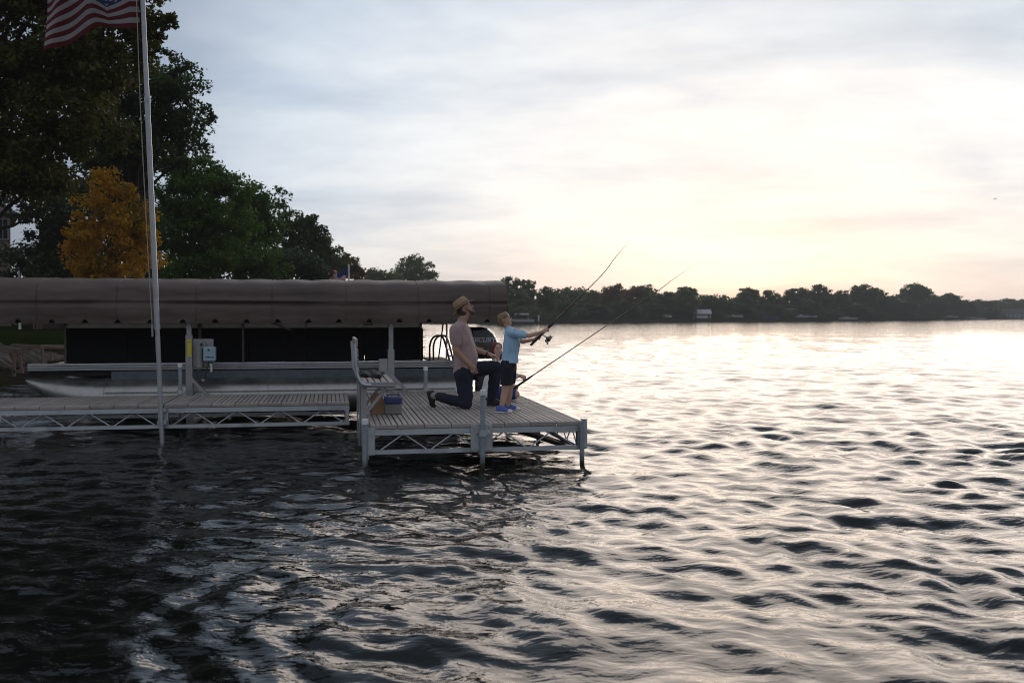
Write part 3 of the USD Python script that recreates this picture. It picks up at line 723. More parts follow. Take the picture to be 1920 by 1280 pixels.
# ---------------------------------------------------------------- flagpole and flag
PB = at(304, 800, 13.45)
TILT = math.radians(-2.0)
fp = thing('flagpole', 'tall silver flagpole standing in the water against the walkway', 'flagpole', (PB[0], PB[1], 0), 0)
def lean_pt(h, dx=0, dy=0): return (dx + math.sin(TILT) * h, dy, h)
POLE_H = 8.2
obj('pole', tube([lean_pt(-.8), lean_pt(1.55)], .032, 14), 'pole_metal', fp, smooth=40)
obj('pole', tube([lean_pt(1.55), lean_pt(4.6)], .036, 14), 'pole_metal', fp, smooth=40)
obj('pole', tube([lean_pt(4.6), lean_pt(POLE_H)], .031, 14), 'pole_metal', fp, smooth=40)
for h in (1.55, 4.6):
    obj('pole_collar', tube([lean_pt(h - .035), lean_pt(h + .035)], .040, 14), 'pole_metal', fp, smooth=40)
obj('halyard', tube(smoothpath([lean_pt(1.45, -.055, -.03), lean_pt(2.5, -.07, -.03), lean_pt(4.5, -.085, -.03), lean_pt(6.5, -.065, -.03), lean_pt(POLE_H - .05, -.045, 0)], 8), .006, 5), 'rope', fp)
obj('cleat', bar(lean_pt(1.42, -.06, -.02), lean_pt(1.58, -.06, -.02), .02, .02), 'pole_metal', fp)
obj('finial', trimesh.creation.icosphere(2, .06).apply_translation(lean_pt(POLE_H + .05)), 'pole_metal', fp, smooth=True)
for h in (.25, .42):
    obj('pole_clamp', bx(lean_pt(h, 0, .05), (.12, .10, .05), bevel=.006), 'galvanised', fp)

def flag_points(s, t, hoist_top, hoist_bottom, W, tilt):
    """Cloth point at s along the fly (0 at the hoist) and t down the hoist: a light breeze lets it droop and fold."""
    base = hoist_top + (hoist_bottom - hoist_top) * t[..., None]
    x = -W * (0.90 * s - .05 * np.sin(s * 7.0) * s)
    swing = np.clip((s - .42) / .58, 0, 1)
    drop = .40 * swing ** 1.05 - .05 * np.sin(np.clip(s / .42, 0, 1) * math.pi) * (1 - t)
    lump = np.maximum(0, 1 - np.abs(s - .30) / .20) ** 1.1 * (.42 * (1 - t))
    gather = .12 * swing * t * s
    z = -(drop + lump) + gather
    y = .085 * np.sin(s * 8.2 + 1.6 * t + .4) * s ** .6 + .05 * np.sin(s * 15 - 3.0 * t) * s - .22 * np.exp(-((s - .36) / .12) ** 2) * (1 - .6 * t) + .15 * s
    return base + np.stack([x + tilt * s * t, y, z], -1)
def flag(name, label, cat, hoist_top, hoist_bottom, W, stars, tilt=.0, nseg=60):
    o = (hoist_top + hoist_bottom) / 2
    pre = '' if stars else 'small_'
    t_ = thing(name, label, cat, o)
    def strip(s0, s1, t0, t1, n, m, off=0.0):
        S, T = np.meshgrid(np.linspace(s0, s1, n + 1), np.linspace(t0, t1, m + 1), indexing='ij')
        P = flag_points(S, T, hoist_top, hoist_bottom, W, tilt) - o
        vs = P.reshape(-1, 3); f = []
        for i in range(n):
            for j in range(m):
                a = i * (m + 1) + j
                f.append([a, a + 1, a + m + 2, a + m + 1])
        f = np.array(f)
        tri = trimesh.Trimesh(vs, np.vstack([f[:, [0, 1, 2]], f[:, [0, 2, 3]]]), process=False)
        nn = tri.vertex_normals
        return np.vstack([vs + nn * (.0006 + off), vs - nn * (.0006 + off)]), np.vstack([tri.faces, tri.faces[:, ::-1] + len(vs)])
    for k in range(13):
        s0 = 0.4 if k < 7 else 0.0
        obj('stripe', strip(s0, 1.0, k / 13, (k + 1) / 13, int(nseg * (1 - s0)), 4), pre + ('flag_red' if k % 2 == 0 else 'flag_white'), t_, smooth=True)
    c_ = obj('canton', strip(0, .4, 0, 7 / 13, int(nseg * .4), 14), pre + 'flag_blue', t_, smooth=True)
    if stars:
        for r in range(9):
            for c in range(6 if r % 2 == 0 else 5):
                s0, t0 = .4 * ((2 * c + 1 + r % 2) / 12), (7 / 13) * (r + 1) / 10
                ang = np.arange(10) * math.pi / 5
                rr = np.where(np.arange(10) % 2 == 0, .0165, .0066) * 1.25
                S, T = s0 + rr * np.sin(ang), t0 - rr * np.cos(ang) * W / np.linalg.norm(hoist_top - hoist_bottom)
                S, T = np.append(S, s0), np.append(T, t0)
                P = flag_points(S, T, hoist_top, hoist_bottom, W, tilt) - o
                e1 = flag_points(np.array(s0 + .01), np.array(t0), hoist_top, hoist_bottom, W, tilt) - o - P[-1]
                e2 = flag_points(np.array(s0), np.array(t0 + .01), hoist_top, hoist_bottom, W, tilt) - o - P[-1]
                nn = np.cross(e1, e2); nn /= np.linalg.norm(nn)
                f = np.array([[10, i, (i + 1) % 10] for i in range(10)])
                obj('star', (np.vstack([P + nn * .002, P - nn * .002]), np.vstack([f, f[:, ::-1] + 11])), 'flag_white', c_)
    else:
        pass
    return t_
fh = lambda h: PB * [1, 1, 0] + np.array(lean_pt(h, -.05, -.02))
FLAG_B = (592 - 58) * 13.45 / FPX + EYE
flag('flag', 'large striped flag with stars folding over at the top of the tall pole', 'flag', fh(FLAG_B + .915), fh(FLAG_B), 1.52, True)
# small flag far behind the canopy
sp = at(655, 540, 62)
gz = float(ground_z(-12.9 , 62))
fp2 = thing('small_flagpole', 'thin pale pole of the small flag showing above the canopy', 'flagpole', (sp[0], sp[1], -.3))
top2 = at(654, 499, 62)
obj('pole', tube([(0, 0, 0), (top2[0] - sp[0], 0, top2[2] + .3)], .05, 8), 'pvc_white', fp2, smooth=True)
obj('finial', trimesh.creation.icosphere(1, .07).apply_translation((top2[0] - sp[0], 0, top2[2] + .33)), 'pvc_white', fp2, smooth=True)
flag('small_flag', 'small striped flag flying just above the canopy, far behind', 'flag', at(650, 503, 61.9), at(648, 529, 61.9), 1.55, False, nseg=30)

# small cords on the small flag's pole top are too far to see; a bobber floats out on the lake
bp = on_plane(1366, 822, 0.0)
bob = thing('bobber', 'tiny dark fishing bobber floating on the open lake', 'bobber', bp)
obj('float', trimesh.creation.icosphere(2, .019).apply_translation((0, 0, .014)), 'bobber_dark', bob, smooth=True)
obj('stem', tube([(0, 0, .03), (.003, 0, .045)], .003, 6), 'bobber_dark', bob)

# ---------------------------------------------------------------- boat lift and its canopy (dock coordinates)
lift = thing('boat_lift', 'grey boat lift with square posts holding the pontoon boat', 'boat lift', D(0, 0), DA)
def uz(px, py, v):
    """u and z of the point seen at (px, py) on the vertical plane v of the dock."""
    dx, dy = (px - 960) / FPX, (py - 640) / FPX
    d = np.array([dx, CP - dy * SP, -SP - dy * CP])
    n = np.array([-math.sin(DA), math.cos(DA), 0])
    t = (v - (np.array([0, 0, EYE]) - DOCK_O) @ n * 1.0) / (d @ n)
    p = np.array([0, 0, EYE]) + d * t
    return uv_of(p)[0], p[2]
LV = 5.10
for px, far in ((355, 0), (733, 0), (355, 1), (733, 1)):
    u = uz(px, 650, LV)[0]; v = LV if not far else 8.0
    ps = obj('post', bx((u, v, 1.35), (.075, .075, .62), bevel=.006), 'lift_grey', lift)
    sl = obj('post_sleeve', bx((u, v, .35 if px > 500 else .42), (.105, .105, 1.62 if px > 500 else 1.96), bevel=.006), 'lift_grey', lift)
    obj('foot_pad', bx((u, v, -.55), (.35, .35, .04)), 'lift_grey', lift)
    if not far:
        obj('brace', bar((u + .03, v - .02, .72), (u + .62, v - .02, .08), .07, .05), 'lift_grey', lift)
    else:
        obj('cross_beam', bar((u, LV, .05), (u, 8.0, .05), .10, .12), 'lift_grey', lift)
for z in (.02,):
    for v in (LV, 8.0):
        obj('side_beam', bar((uz(355, 650, LV)[0], v, z - .1), (uz(733, 650, LV)[0], v, z - .1), .10, .10), 'lift_grey', lift)
u1 = uz(355, 650, LV)[0]
obj('warning_sticker', bx((u1 + .005, LV - .0545, 1.20), (.062, .003, .27)), 'sticker_yellow', lift)
for zz in (1.29,): obj('sticker_bar', bx((u1 + .005, LV - .0565, zz), (.056, .002, .008)), 'control_ink', lift)
ub, zb = uz(362, 688, LV - .08)
mu = u1 + .055
obj('motor_plate', bx((mu + .155, LV, 1.12), (.31, .02, .44), bevel=.004), 'lift_grey', lift)
mo = obj('motor', tube([(mu + .105, LV - .09, .89), (mu + .105, LV - .09, 1.22)], .056, 16), 'motor_grey', lift, smooth=40)
obj('motor_cap', tube([(mu + .105, LV - .09, .86), (mu + .105, LV - .09, .90)], [.038, .060], 16), 'motor_grey', mo, smooth=40)
gb = obj('gearbox', tube([(mu + .145, LV - .015, 1.255), (mu + .145, LV - .13, 1.255)], .062, 16), 'motor_grey', lift, smooth=40)
obj('gearbox_hub', tube([(mu + .145, LV - .13, 1.255), (mu + .145, LV - .142, 1.255)], .026, 12), 'control_ink', gb, smooth=40)
cb = obj('control_box', bx((mu + .265, LV - .115, 1.11), (.185, .13, .225), bevel=.014), 'control_blue', lift)
obj('switch', tube([(mu + .255, LV - .18, 1.175), (mu + .255, LV - .20, 1.175)], .016, 10), 'control_ink', cb)
for k, (dx, w, h) in enumerate([(-.045, .022, .018), (-.015, .026, .024), (.02, .028, .016), (.052, .024, .020)]):
    obj('label_mark', bx((mu + .265 + dx, LV - .1815, 1.065 - k * .003), (w, .003, h)), 'control_ink', cb)
obj('cable', tube(smoothpath([(mu + .25, LV - .11, 1.0), (mu + .23, LV - .12, .90), (mu + .21, LV - .12, .80), (mu + .15, LV - .1, .66)], 6), .010, 6), 'black_plastic', lift, smooth=True)
obj('cable_plug', bx((mu + .285, LV - .11, .895), (.030, .030, .14), bevel=.008), 'pvc_white', lift)
obj('cable', tube([(mu + .29, LV - .11, 1.0), (mu + .287, LV - .11, .96)], .010, 6), 'black_plastic', lift)
obj('cable_box', bx((mu + .16, LV - .1, .70), (.05, .04, .05), bevel=.006), 'motor_grey', lift)
u2 = uz(733, 650, LV)[0]
obj('winch_box', bx((u2 - .125, LV, .90), (.15, .10, .22), bevel=.012), 'lift_grey', lift)
obj('winch_plate', bx((u2 - .03, LV - .056, .66), (.16, .012, .30), bevel=.004), 'lift_grey', lift)

# canopy cover: bowed vinyl roof with a scalloped skirt
CU0, CU1 = -7.4, 2.42
def canopy_mesh():
    prof = np.array([(4.93, 1.585), (4.915, 1.68), (4.905, 1.79), (4.92, 1.875), (4.955, 1.905), (4.935, 1.945), (4.945, 2.04), (4.985, 2.14), (5.10, 2.215), (5.40, 2.27), (5.90, 2.308), (6.60, 2.325), (7.30, 2.308), (7.80, 2.27), (8.10, 2.215), (8.21, 2.14), (8.25, 2.04), (8.265, 1.93), (8.28, 1.80), (8.27, 1.585)])
    sv = smoothpath(np.c_[prof, np.zeros(len(prof))], 4)[:, :2]
    us = np.arange(CU0, CU1 + .001, .0208)
    n, m = len(us), len(sv)
    U = np.repeat(us, m).reshape(n, m)
    V = np.tile(sv[:, 0], (n, 1)); Z = np.tile(sv[:, 1], (n, 1))
    bow = np.abs(np.cos(math.pi * (us - CU1) / .575))[:, None]
    roof = np.clip((Z - 2.0) / .3, 0, 1)
    Z = Z - (.009 + .012 * meshkit.noise(np.stack([us * .8, us * 0, us * 0], -1), 9)[:, None]) * roof * (1 - bow ** 1.3)
    skirt = 1 - np.clip((Z - 1.60) / .42, 0, 1)
    near = np.clip((6.6 - V) / 1.0, 0, 1) - np.clip((V - 6.6) / 1.0, 0, 1)
    P = np.stack([U * .9, Z * 5.0, V * 2], -1)
    wr = (meshkit.fbm(P, 4, 31) - .5)
    wr2 = (meshkit.fbm(np.stack([U * 2.2, Z * 14.0, V * 4], -1), 3, 47) - .5)
    V = V + near * (-.055 * wr - .030 * wr2) * (1 - roof * .5) * 1.5
    # long horizontal crease that wanders along the skirt
    zc = 1.89 + .07 * (meshkit.fbm(np.stack([us * .6, us * 0, us * 0], -1), 2, 3) - .5)[:, None] + .006 * (us[:, None])
    dep = (.25 + 1.1 * meshkit.noise(np.stack([us * .9, us * 0, us * 0], -1), 5))[:, None]
    V = V + near * dep * (.030 * np.exp(-((Z - zc) / .022) ** 2) - .022 * np.exp(-((Z - zc - .05) / .035) ** 2))
    Z = Z + .012 * wr * roof
    # scallops: short notches between long flats at the hem
    ph = ((us - CU1 + .10) / .475) % 1.0
    notch = np.clip(1 - ((ph - .5) / .095) ** 2, 0, 1) ** .5 * .060
    hem = np.exp(-np.abs(Z - 1.585) / .05)
    Z = Z + notch[:, None] * hem
    v = np.stack([U, V, Z], -1).reshape(-1, 3)
    i, j = np.meshgrid(np.arange(n - 1), np.arange(m - 1), indexing='ij')
    a = i * m + j
    f = np.stack([a, a + m, a + m + 1, a + 1], -1).reshape(-1, 4)
    return v, f, sv
cv, cf, csv = canopy_mesh()
canopy = thing('boat_canopy', 'long taupe vinyl boat canopy with a scalloped hem', 'canopy', D(0, 0), DA)
obj('cover', (cv, cf), 'canopy_vinyl', canopy, smooth=True)
inn = cv.copy(); ctr = np.array([0, 6.6, 1.5]); inn[:, 1:] = ctr[1:] + (cv[:, 1:] - ctr[1:]) * .9975
obj('lining', (inn, cf[:, ::-1]), 'canopy_vinyl', canopy, smooth=True)
for side, uu in ((-1, CU0), (1, CU1 - .004)):
    poly = Polygon(list(map(tuple, csv)))
    ev, ef = extrude(poly, .006)
    obj('end_panel', (np.c_[np.full(len(ev), uu) + ev[:, 2], ev[:, 0], ev[:, 1]], ef[:, [0, 2, 1]]), 'canopy_vinyl', canopy, smooth=30)
for k in range(17):
    u = CU1 - .02 - k * .575
    q = np.c_[np.full(len(csv), u), 6.6 + (csv[:, 0] - 6.6) * .985, csv[:, 1] - .03]
    q = q[(q[:, 2] > 1.72)][::3]
    obj('bow', tube(q, .014, 5, cap=False), 'dark_tube', canopy, smooth=True)
for k in range(9):
    u = CU1 - .30 - k * 1.15
    i_ = int(round((u - CU0) / .0208)); m_ = len(csv)
    q = cv[i_ * m_:(i_ + 1) * m_][2:-2:2] + np.array([0, 0, .0])
    d_ = q - np.array([0, 6.6, 1.5]); d_[:, 0] = 0
    q = q + d_ / np.linalg.norm(d_, axis=1, keepdims=True) * .003
    obj('seam', tube(q, .0055, 5, cap=False), 'canopy_vinyl', canopy, smooth=True)
for v in (5.02, 8.18):
    obj('frame_rail', bar((CU0 + .05, v, 1.65), (CU1 - .05, v, 1.65), .045, .11), 'fence_black', canopy)
obj('strap', bar(D(0, 0) * 0 + (uz(505, 601, 5.2)[0], 5.2, 1.60), (uz(546, 618, 5.2)[0], 5.2, 1.47), .03, .03), 'black_plastic', canopy)
obj('strap', tube(smoothpath([(uz(573, 602, 5.2)[0], 5.2, 1.60), (uz(574, 608, 5.2)[0], 5.2, 1.55), (uz(573, 617, 5.2)[0], 5.2, 1.48)], 5), .009, 5), 'black_plastic', canopy)

# ---------------------------------------------------------------- pontoon boat
boat = thing('pontoon_boat', 'silver pontoon boat with black fencing raised under the canopy', 'boat', D(0, 0), DA)
def pontoon(v):
    R, zc = .305, .405
    st = [(1.70, .75, 0), (1.62, 1, 0)] + [(u, 1, 0) for u in (1.0, .0, -1.0, -2.0, -3.0, -3.92)] + [(-4.15, .97, .01), (-4.4, .88, .045), (-4.65, .72, .105), (-4.88, .50, .175), (-5.05, .26, .245), (-5.13, .07, .285)]
    n = 28; vs = []; f = []
    for u, k, up in st:
        for a in np.linspace(0, 2 * math.pi, n, endpoint=False):
            vs.append((u, v + R * k * math.cos(a), zc + up + R * k * math.sin(a)))
    for i in range(len(st) - 1):
        for k in range(n):
            a, b = i * n + k, i * n + (k + 1) % n
            f.append([a, a + n, b + n, b])
    vs += [(1.72, v, zc), (-5.14, v, zc + .285)]
    q = np.array(f); tri = np.vstack([q[:, [0, 1, 2]], q[:, [0, 2, 3]]])
    L = len(vs); tri = np.vstack([tri, [[L - 2, k, (k + 1) % n] for k in range(n)], [[L - 1, (len(st) - 1) * n + (k + 1) % n, (len(st) - 1) * n + k] for k in range(n)]])
    p = obj('pontoon', (np.array(vs), tri[:, ::-1]), 'pontoon_metal', boat, smooth=35)
    for u in (-3.92, -1.42, .55):
        ang = np.linspace(0, 2 * math.pi, 33)
        obj('weld_seam', tube(np.c_[np.full(33, u), v + (R + .001) * np.cos(ang), zc + (R + .001) * np.sin(ang)], .006, 5, cap=False), 'silver_trim', p, smooth=True)
    obj('lifting_strake', bar((-3.9, v - .305, .50), (1.6, v - .305, .50), .018, .016), 'pontoon_metal', p)
    for u in np.arange(-3.6, 1.7, .75):
        obj('pontoon_bracket', bx((u, v + .07, .70), (.06, .10, .06)), 'pontoon_metal', p)
    return p
NV, FV = 5.62, 7.75
pontoon(NV); pontoon(FV)
NE = 5.55                                    # near edge of the deck
BU0, BU1 = -5.08, 1.62
obj('deck', bx(((BU0 + BU1) / 2, (NE + 7.92) / 2, .80), (BU1 - BU0, 7.92 - NE - .06, .10)), 'boat_carpet', boat)
obj('deck_skirt', bar((-3.85, NE + .022, .755), (BU1, NE + .022, .755), .03, .13), 'skirt_blue', boat)
for k, (z, h, o) in enumerate([(.935, .028, .0), (.895, .034, .006), (.856, .030, .0)]):
    obj('deck_rail', bar((BU0, NE - o, z), (BU1, NE - o, z), .035, h), 'aluminium_dull' if k else 'aluminium', boat)
obj('deck_rail', bar((BU0, NE + .02, .865), (BU0, 7.92, .865), .035, .05), 'skirt_blue', boat)
FU0, FU1 = uz(123, 650, NE + .08)[0], uz(789, 650, NE + .08)[0]
for a, b in zip(np.linspace(FU0, FU1, 7)[:-1], np.linspace(FU0, FU1, 7)[1:]):
    obj('fence_panel', bx(((a + b) / 2, NE + .08, 1.225), (b - a - .008, .022, .54), bevel=.004), 'fence_black', boat)
    obj('fence_panel', bx(((a + b) / 2, 7.84, 1.225), (b - a - .008, .022, .54), bevel=.004), 'fence_black', boat)
obj('upper_panel', bx(((FU0 + FU1) / 2, NE + .085, 1.540), (FU1 - FU0, .020, .085), bevel=.004), 'cream_panel', boat)
for z in (.965, 1.225, 1.493):
    obj('fence_rail', bar((FU0, NE + .064, z), (FU1, NE + .064, z), .020, .022), 'fence_black', boat)
for px in (123, 375, 456, 789):
    u = uz(px, 650, NE + .07)[0]
    obj('fence_post', bx((u, NE + .062, 1.29), (.055 if px in (375,) else .035, .03, .68), bevel=.004), 'dark_tube', boat)
obj('stern_fence', bx((FU1 + .01, 6.0, 1.23), (.03, 1.0, .54)), 'fence_black', boat)
for z in (1.02, 1.18, 1.34, 1.46):
    obj('stern_hook', bar((FU1 + .02, NE + .10, z), (FU1 + .07, NE + .10, z), .012, .012), 'dark_tube', boat)
npl = obj('name_plate', bx((uz(690, 606, NE + .07)[0], NE + .066, 1.565), (.15, .012, .038), bevel=.006), 'black_plastic', boat)
for k, w in enumerate((.018, .012, .016, .010, .014)):
    obj('plate_letter', bx((uz(690, 606, NE + .07)[0] - .038 + k * .020, NE + .0585, 1.565), (w * .8, .002, .011)), 'decal_white', npl)
obj('seat', bx((-.6, 7.2, 1.05), (1.3, .55, .40), bevel=.05), 'cream_panel', boat)
obj('helm', bx((-1.9, 7.2, 1.15), (.5, .6, .6), bevel=.05), 'dark_tube', boat)
# stern ladder and canopy legs seen against the lake
LVv = 6.05
def uzl(px, py, v=LVv):
    u, z = uz(px, py, v); return (u, v, z)
for dv, off in ((0, 0), (.42, 7)):
    q = smoothpath([uzl(806 + off, 676, LVv + dv), uzl(806 + off, 648, LVv + dv), uzl(812 + off, 633, LVv + dv), uzl(823 + off, 629, LVv + dv), uzl(832 + off, 636, LVv + dv), uzl(843 + off, 676, LVv + dv)], 7)
    obj('ladder_rail', tube(q, .017, 8), 'dark_tube', boat, smooth=True)
for k, y in enumerate((643, 655, 667)):
    a, b = np.array(uzl(835 + k * 4, y, LVv)), np.array(uzl(841 + k * 4, y, LVv + .42))
    obj('ladder_step', bar(a, b, .05, .02), 'dark_tube', boat)
obj('stern_stay', tube([uzl(832, 598), uzl(822, 674)], .013, 8), 'dark_tube', boat, smooth=True)
obj('stern_stay', tube([uzl(838, 598), uzl(837, 674)], .016, 8), 'silver_trim', boat, smooth=True)
obj('stern_platform', bx((1.48, 6.75, .90), (.36, 2.2, .035)), 'old_wood', boat)

# outboard engine at the stern
eng = UsdGeom.Xform.Define(stage, numbered('/World/' + boat.GetName(), 'outboard_motor')).GetPrim()
EV = 6.66
def ept(px, py): u, z = uz(px, py, EV - .22); return u, z
out = [ept(x, y) for x, y in [(866, 640), (867, 628), (873, 617), (884, 613), (905, 613), (918, 616), (928, 624), (936, 640), (942, 655), (944, 664), (938, 672), (866, 674)]]
def slab(out, half, bev, v0):
    """A rounded engine cover: outline in u-z, swelling across v."""
    poly = Polygon(out)
    parts = []
    for k, s in ((1.0, 0.0), (.80, bev), (.45, bev * 2.1)):
        pass
    layers = [(-half, bev * 1.6), (-half + bev * .5, bev * .55), (-half + bev * 1.5, 0), (half - bev * 1.5, 0), (half - bev * .5, bev * .55), (half, bev * 1.6)]
    pts = []
    for v, ins in layers:
        g = poly.buffer(-ins)
        pts += [(x, v0 + v, z) for x, z in np.array(g.exterior.coords)]
    return Manifold.hull_points(np.array(pts))
def trimz(m, z0=None, z1=None):
    if z0 is not None: m = m.trim_by_plane((0, 0, 1), z0)
    if z1 is not None: m = m.trim_by_plane((0, 0, -1), -z1)
    return m
cz = [z for _, z in out]; c0, c1 = min(cz), max(cz)
cowl = slab(out, .225, .07, EV)
z_line = ept(900, 656)[1]
obj('cowl', trimz(cowl, z_line + .006), 'cowl_black', eng, smooth=30)
obj('cowl_base', trimz(cowl, None, z_line - .006), 'cowl_black', eng, smooth=30)
uu = [u for u, _ in out]
obj('trim_band', bx(((min(uu) + max(uu)) / 2 + .0, EV, z_line), (max(uu) - min(uu) - .07, .45, .011), bevel=.004), 'silver_trim', eng)
tx = meshkit.text_mesh('MERCURY', .082, .004, bold=True)
tv = np.array(tx.vertices); tv[:, 0] += tv[:, 1] * .22
w_ = tv[:, 0].max() - tv[:, 0].min()
ur, zr = ept(930, 641)
ul = ept(872, 641)[0]
tv[:, 0] *= (ur - ul) / w_
tv = np.c_[ul + tv[:, 0] - tv[:, 0].min(), EV - .2255 - tv[:, 2], zr + tv[:, 1]]
obj('lettering', (tv, tx.faces), 'decal_white', eng)
for k, (y, mat, h) in enumerate([(649, 'decal_red', .014), (652.5, 'silver_trim', .010)]):
    a, b = ept(868, y), ept(912 - k * 5, y)
    obj('stripe', bx(((a[0] + b[0]) / 2, EV - .2262, (a[1] + b[1]) / 2), (b[0] - a[0], .003, h)), mat, eng)
hl = [ept(x, y) for x, y in [(886, 620), (910, 618), (922, 628), (925, 633), (890, 634)]]
hv, hf = extrude(Polygon(hl), .004)
obj('side_panel', (np.c_[hv[:, 0], EV - .222 - hv[:, 2], hv[:, 1]], hf), 'skirt_blue', eng)
mid = ept(905, 676)
obj('mid_section', bx((mid[0], EV, .42), (.20, .16, .90), bevel=.03), 'cowl_black', eng)
obj('mount', bx((mid[0] - .30, EV, .72), (.42, .30, .34), bevel=.02), 'fence_black', eng)

# ---------------------------------------------------------------- the far shore
def far_tree_kind(name, seed, lobes, mat, n_clump, per, clump_r, L, W, trunk_h, r0, limbs=14, flat=.75):
    """One kind of far tree of about 10 m, used as the source of the copies that follow."""
    rng = np.random.default_rng(seed)
    c = in_lobes(rng, lobes, n_clump)
    return dict(name=name, trunk=wood(rng, trunk_h, r0, c, limbs), crown=leaves(rng, c, per, clump_r, L, W, flat), mat=mat, src=None)
KINDS = {
    'round': far_tree_kind('far_tree', 101, [(0, 0, 6.4, 3.2, 3.0, 2.6), (1.4, .4, 5.0, 2.4, 2.4, 2.0), (-1.6, -.3, 5.2, 2.3, 2.3, 2.2), (.3, 0, 8.3, 1.6, 1.6, 1.3), (0, 0, 3.4, 2.8, 2.6, 1.6)], 'leaf_far', 150, 52, .80, .52, .36, 6.5, .22),
    'wide': far_tree_kind('far_tree', 102, [(-1.8, 0, 6.2, 2.5, 2.5, 2.0), (1.9, .3, 6.6, 2.5, 2.4, 2.1), (0, 0, 7.9, 2.4, 2.2, 1.5), (0, 0, 4.4, 3.9, 3.0, 1.8), (3.2, 0, 4.6, 1.3, 1.3, 1.2), (-3.3, 0, 5.0, 1.2, 1.2, 1.0)], 'leaf_far', 170, 52, .80, .52, .36, 6.6, .26),
    'open': far_tree_kind('far_tree', 103, [(-1.2, 0, 8.2, 1.3, 1.3, 1.1), (1.1, .2, 8.7, 1.4, 1.3, 1.0), (0, 0, 6.6, 2.4, 2.2, 1.2), (-2.2, 0, 5.8, 1.4, 1.4, 1.1), (2.3, 0, 6.0, 1.4, 1.4, 1.2), (0, 0, 3.6, 2.2, 2.0, 1.4)], 'leaf_far', 120, 42, .66, .46, .32, 7.0, .2, 22),
    'rust': far_tree_kind('far_tree', 104, [(-1.3, 0, 7.6, 1.8, 1.7, 1.6), (1.2, 0, 8.0, 1.8, 1.7, 1.5), (0, 0, 5.8, 2.6, 2.4, 1.8), (.6, 0, 3.6, 2.2, 2.0, 1.6)], 'leaf_rust', 120, 42, .70, .46, .32, 6.6, .2, 18),
    'pale': far_tree_kind('far_shrub', 105, [(0, 0, 2.6, 2.4, 2.2, 2.2), (1.0, 0, 4.2, 1.3, 1.3, 1.4), (-1.0, 0, 3.6, 1.4, 1.4, 1.4)], 'leaf_far_pale', 70, 42, .50, .40, .27, 3.4, .12, 8),
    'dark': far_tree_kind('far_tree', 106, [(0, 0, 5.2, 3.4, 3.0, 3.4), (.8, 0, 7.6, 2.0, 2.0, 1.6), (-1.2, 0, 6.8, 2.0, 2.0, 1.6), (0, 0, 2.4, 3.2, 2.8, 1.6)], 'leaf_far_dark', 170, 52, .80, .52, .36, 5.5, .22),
}
def far_tree(kind, px, top, width, Y, label, back=4.0, group=None):
    K = KINDS[kind]
    native_h, native_w = {'round': (9.9, 7.2), 'wide': (9.6, 8.8), 'open': (9.9, 7.0), 'rust': (9.8, 6.4), 'pale': (5.8, 5.2), 'dark': (9.5, 7.4)}[kind]
    X = at(px, 592, Y)[0]
    z = float(ground_z(X, Y))
    h = (at(px, top, Y)[2] - z)
    w = width * Y / FPX * 1.22
    sc = (w / native_w, w / native_w, h / native_h)
    cat = 'shrub' if kind == 'pale' else 'tree'
    rz = (px * 37 % 360) / 57.3
    if K['src'] is None:
        # the first of its kind is the source of the rest
        t = UsdGeom.Xform.Define(stage, numbered('/World', K['name']))
        t.AddTranslateOp(opSuffix='here').Set(Gf.Vec3d(X, Y, z)); t.AddRotateZOp(opSuffix='here').Set(math.degrees(rz)); t.AddScaleOp(opSuffix='here').Set(Gf.Vec3f(*map(float, sc)))
        K['src'] = keys(t.GetPrim(), label, cat, group)
        obj('trunk', K['trunk'], 'bark', K['src'], smooth=True)
        obj('crown', K['crown'], K['mat'], K['src'])
    else:
        dup(K['src'], (X, Y, z), rz, label, sc, group, name=K['name'])
def shoreY(px):
    """Depth of the far waterline in the direction of the photograph column px."""
    k = (px - 960) / FPX
    ys = np.arange(200, 720, 1.0)
    d = inland(ys * k, ys)
    i = np.argmax(d > 0)
    return float(ys[i])
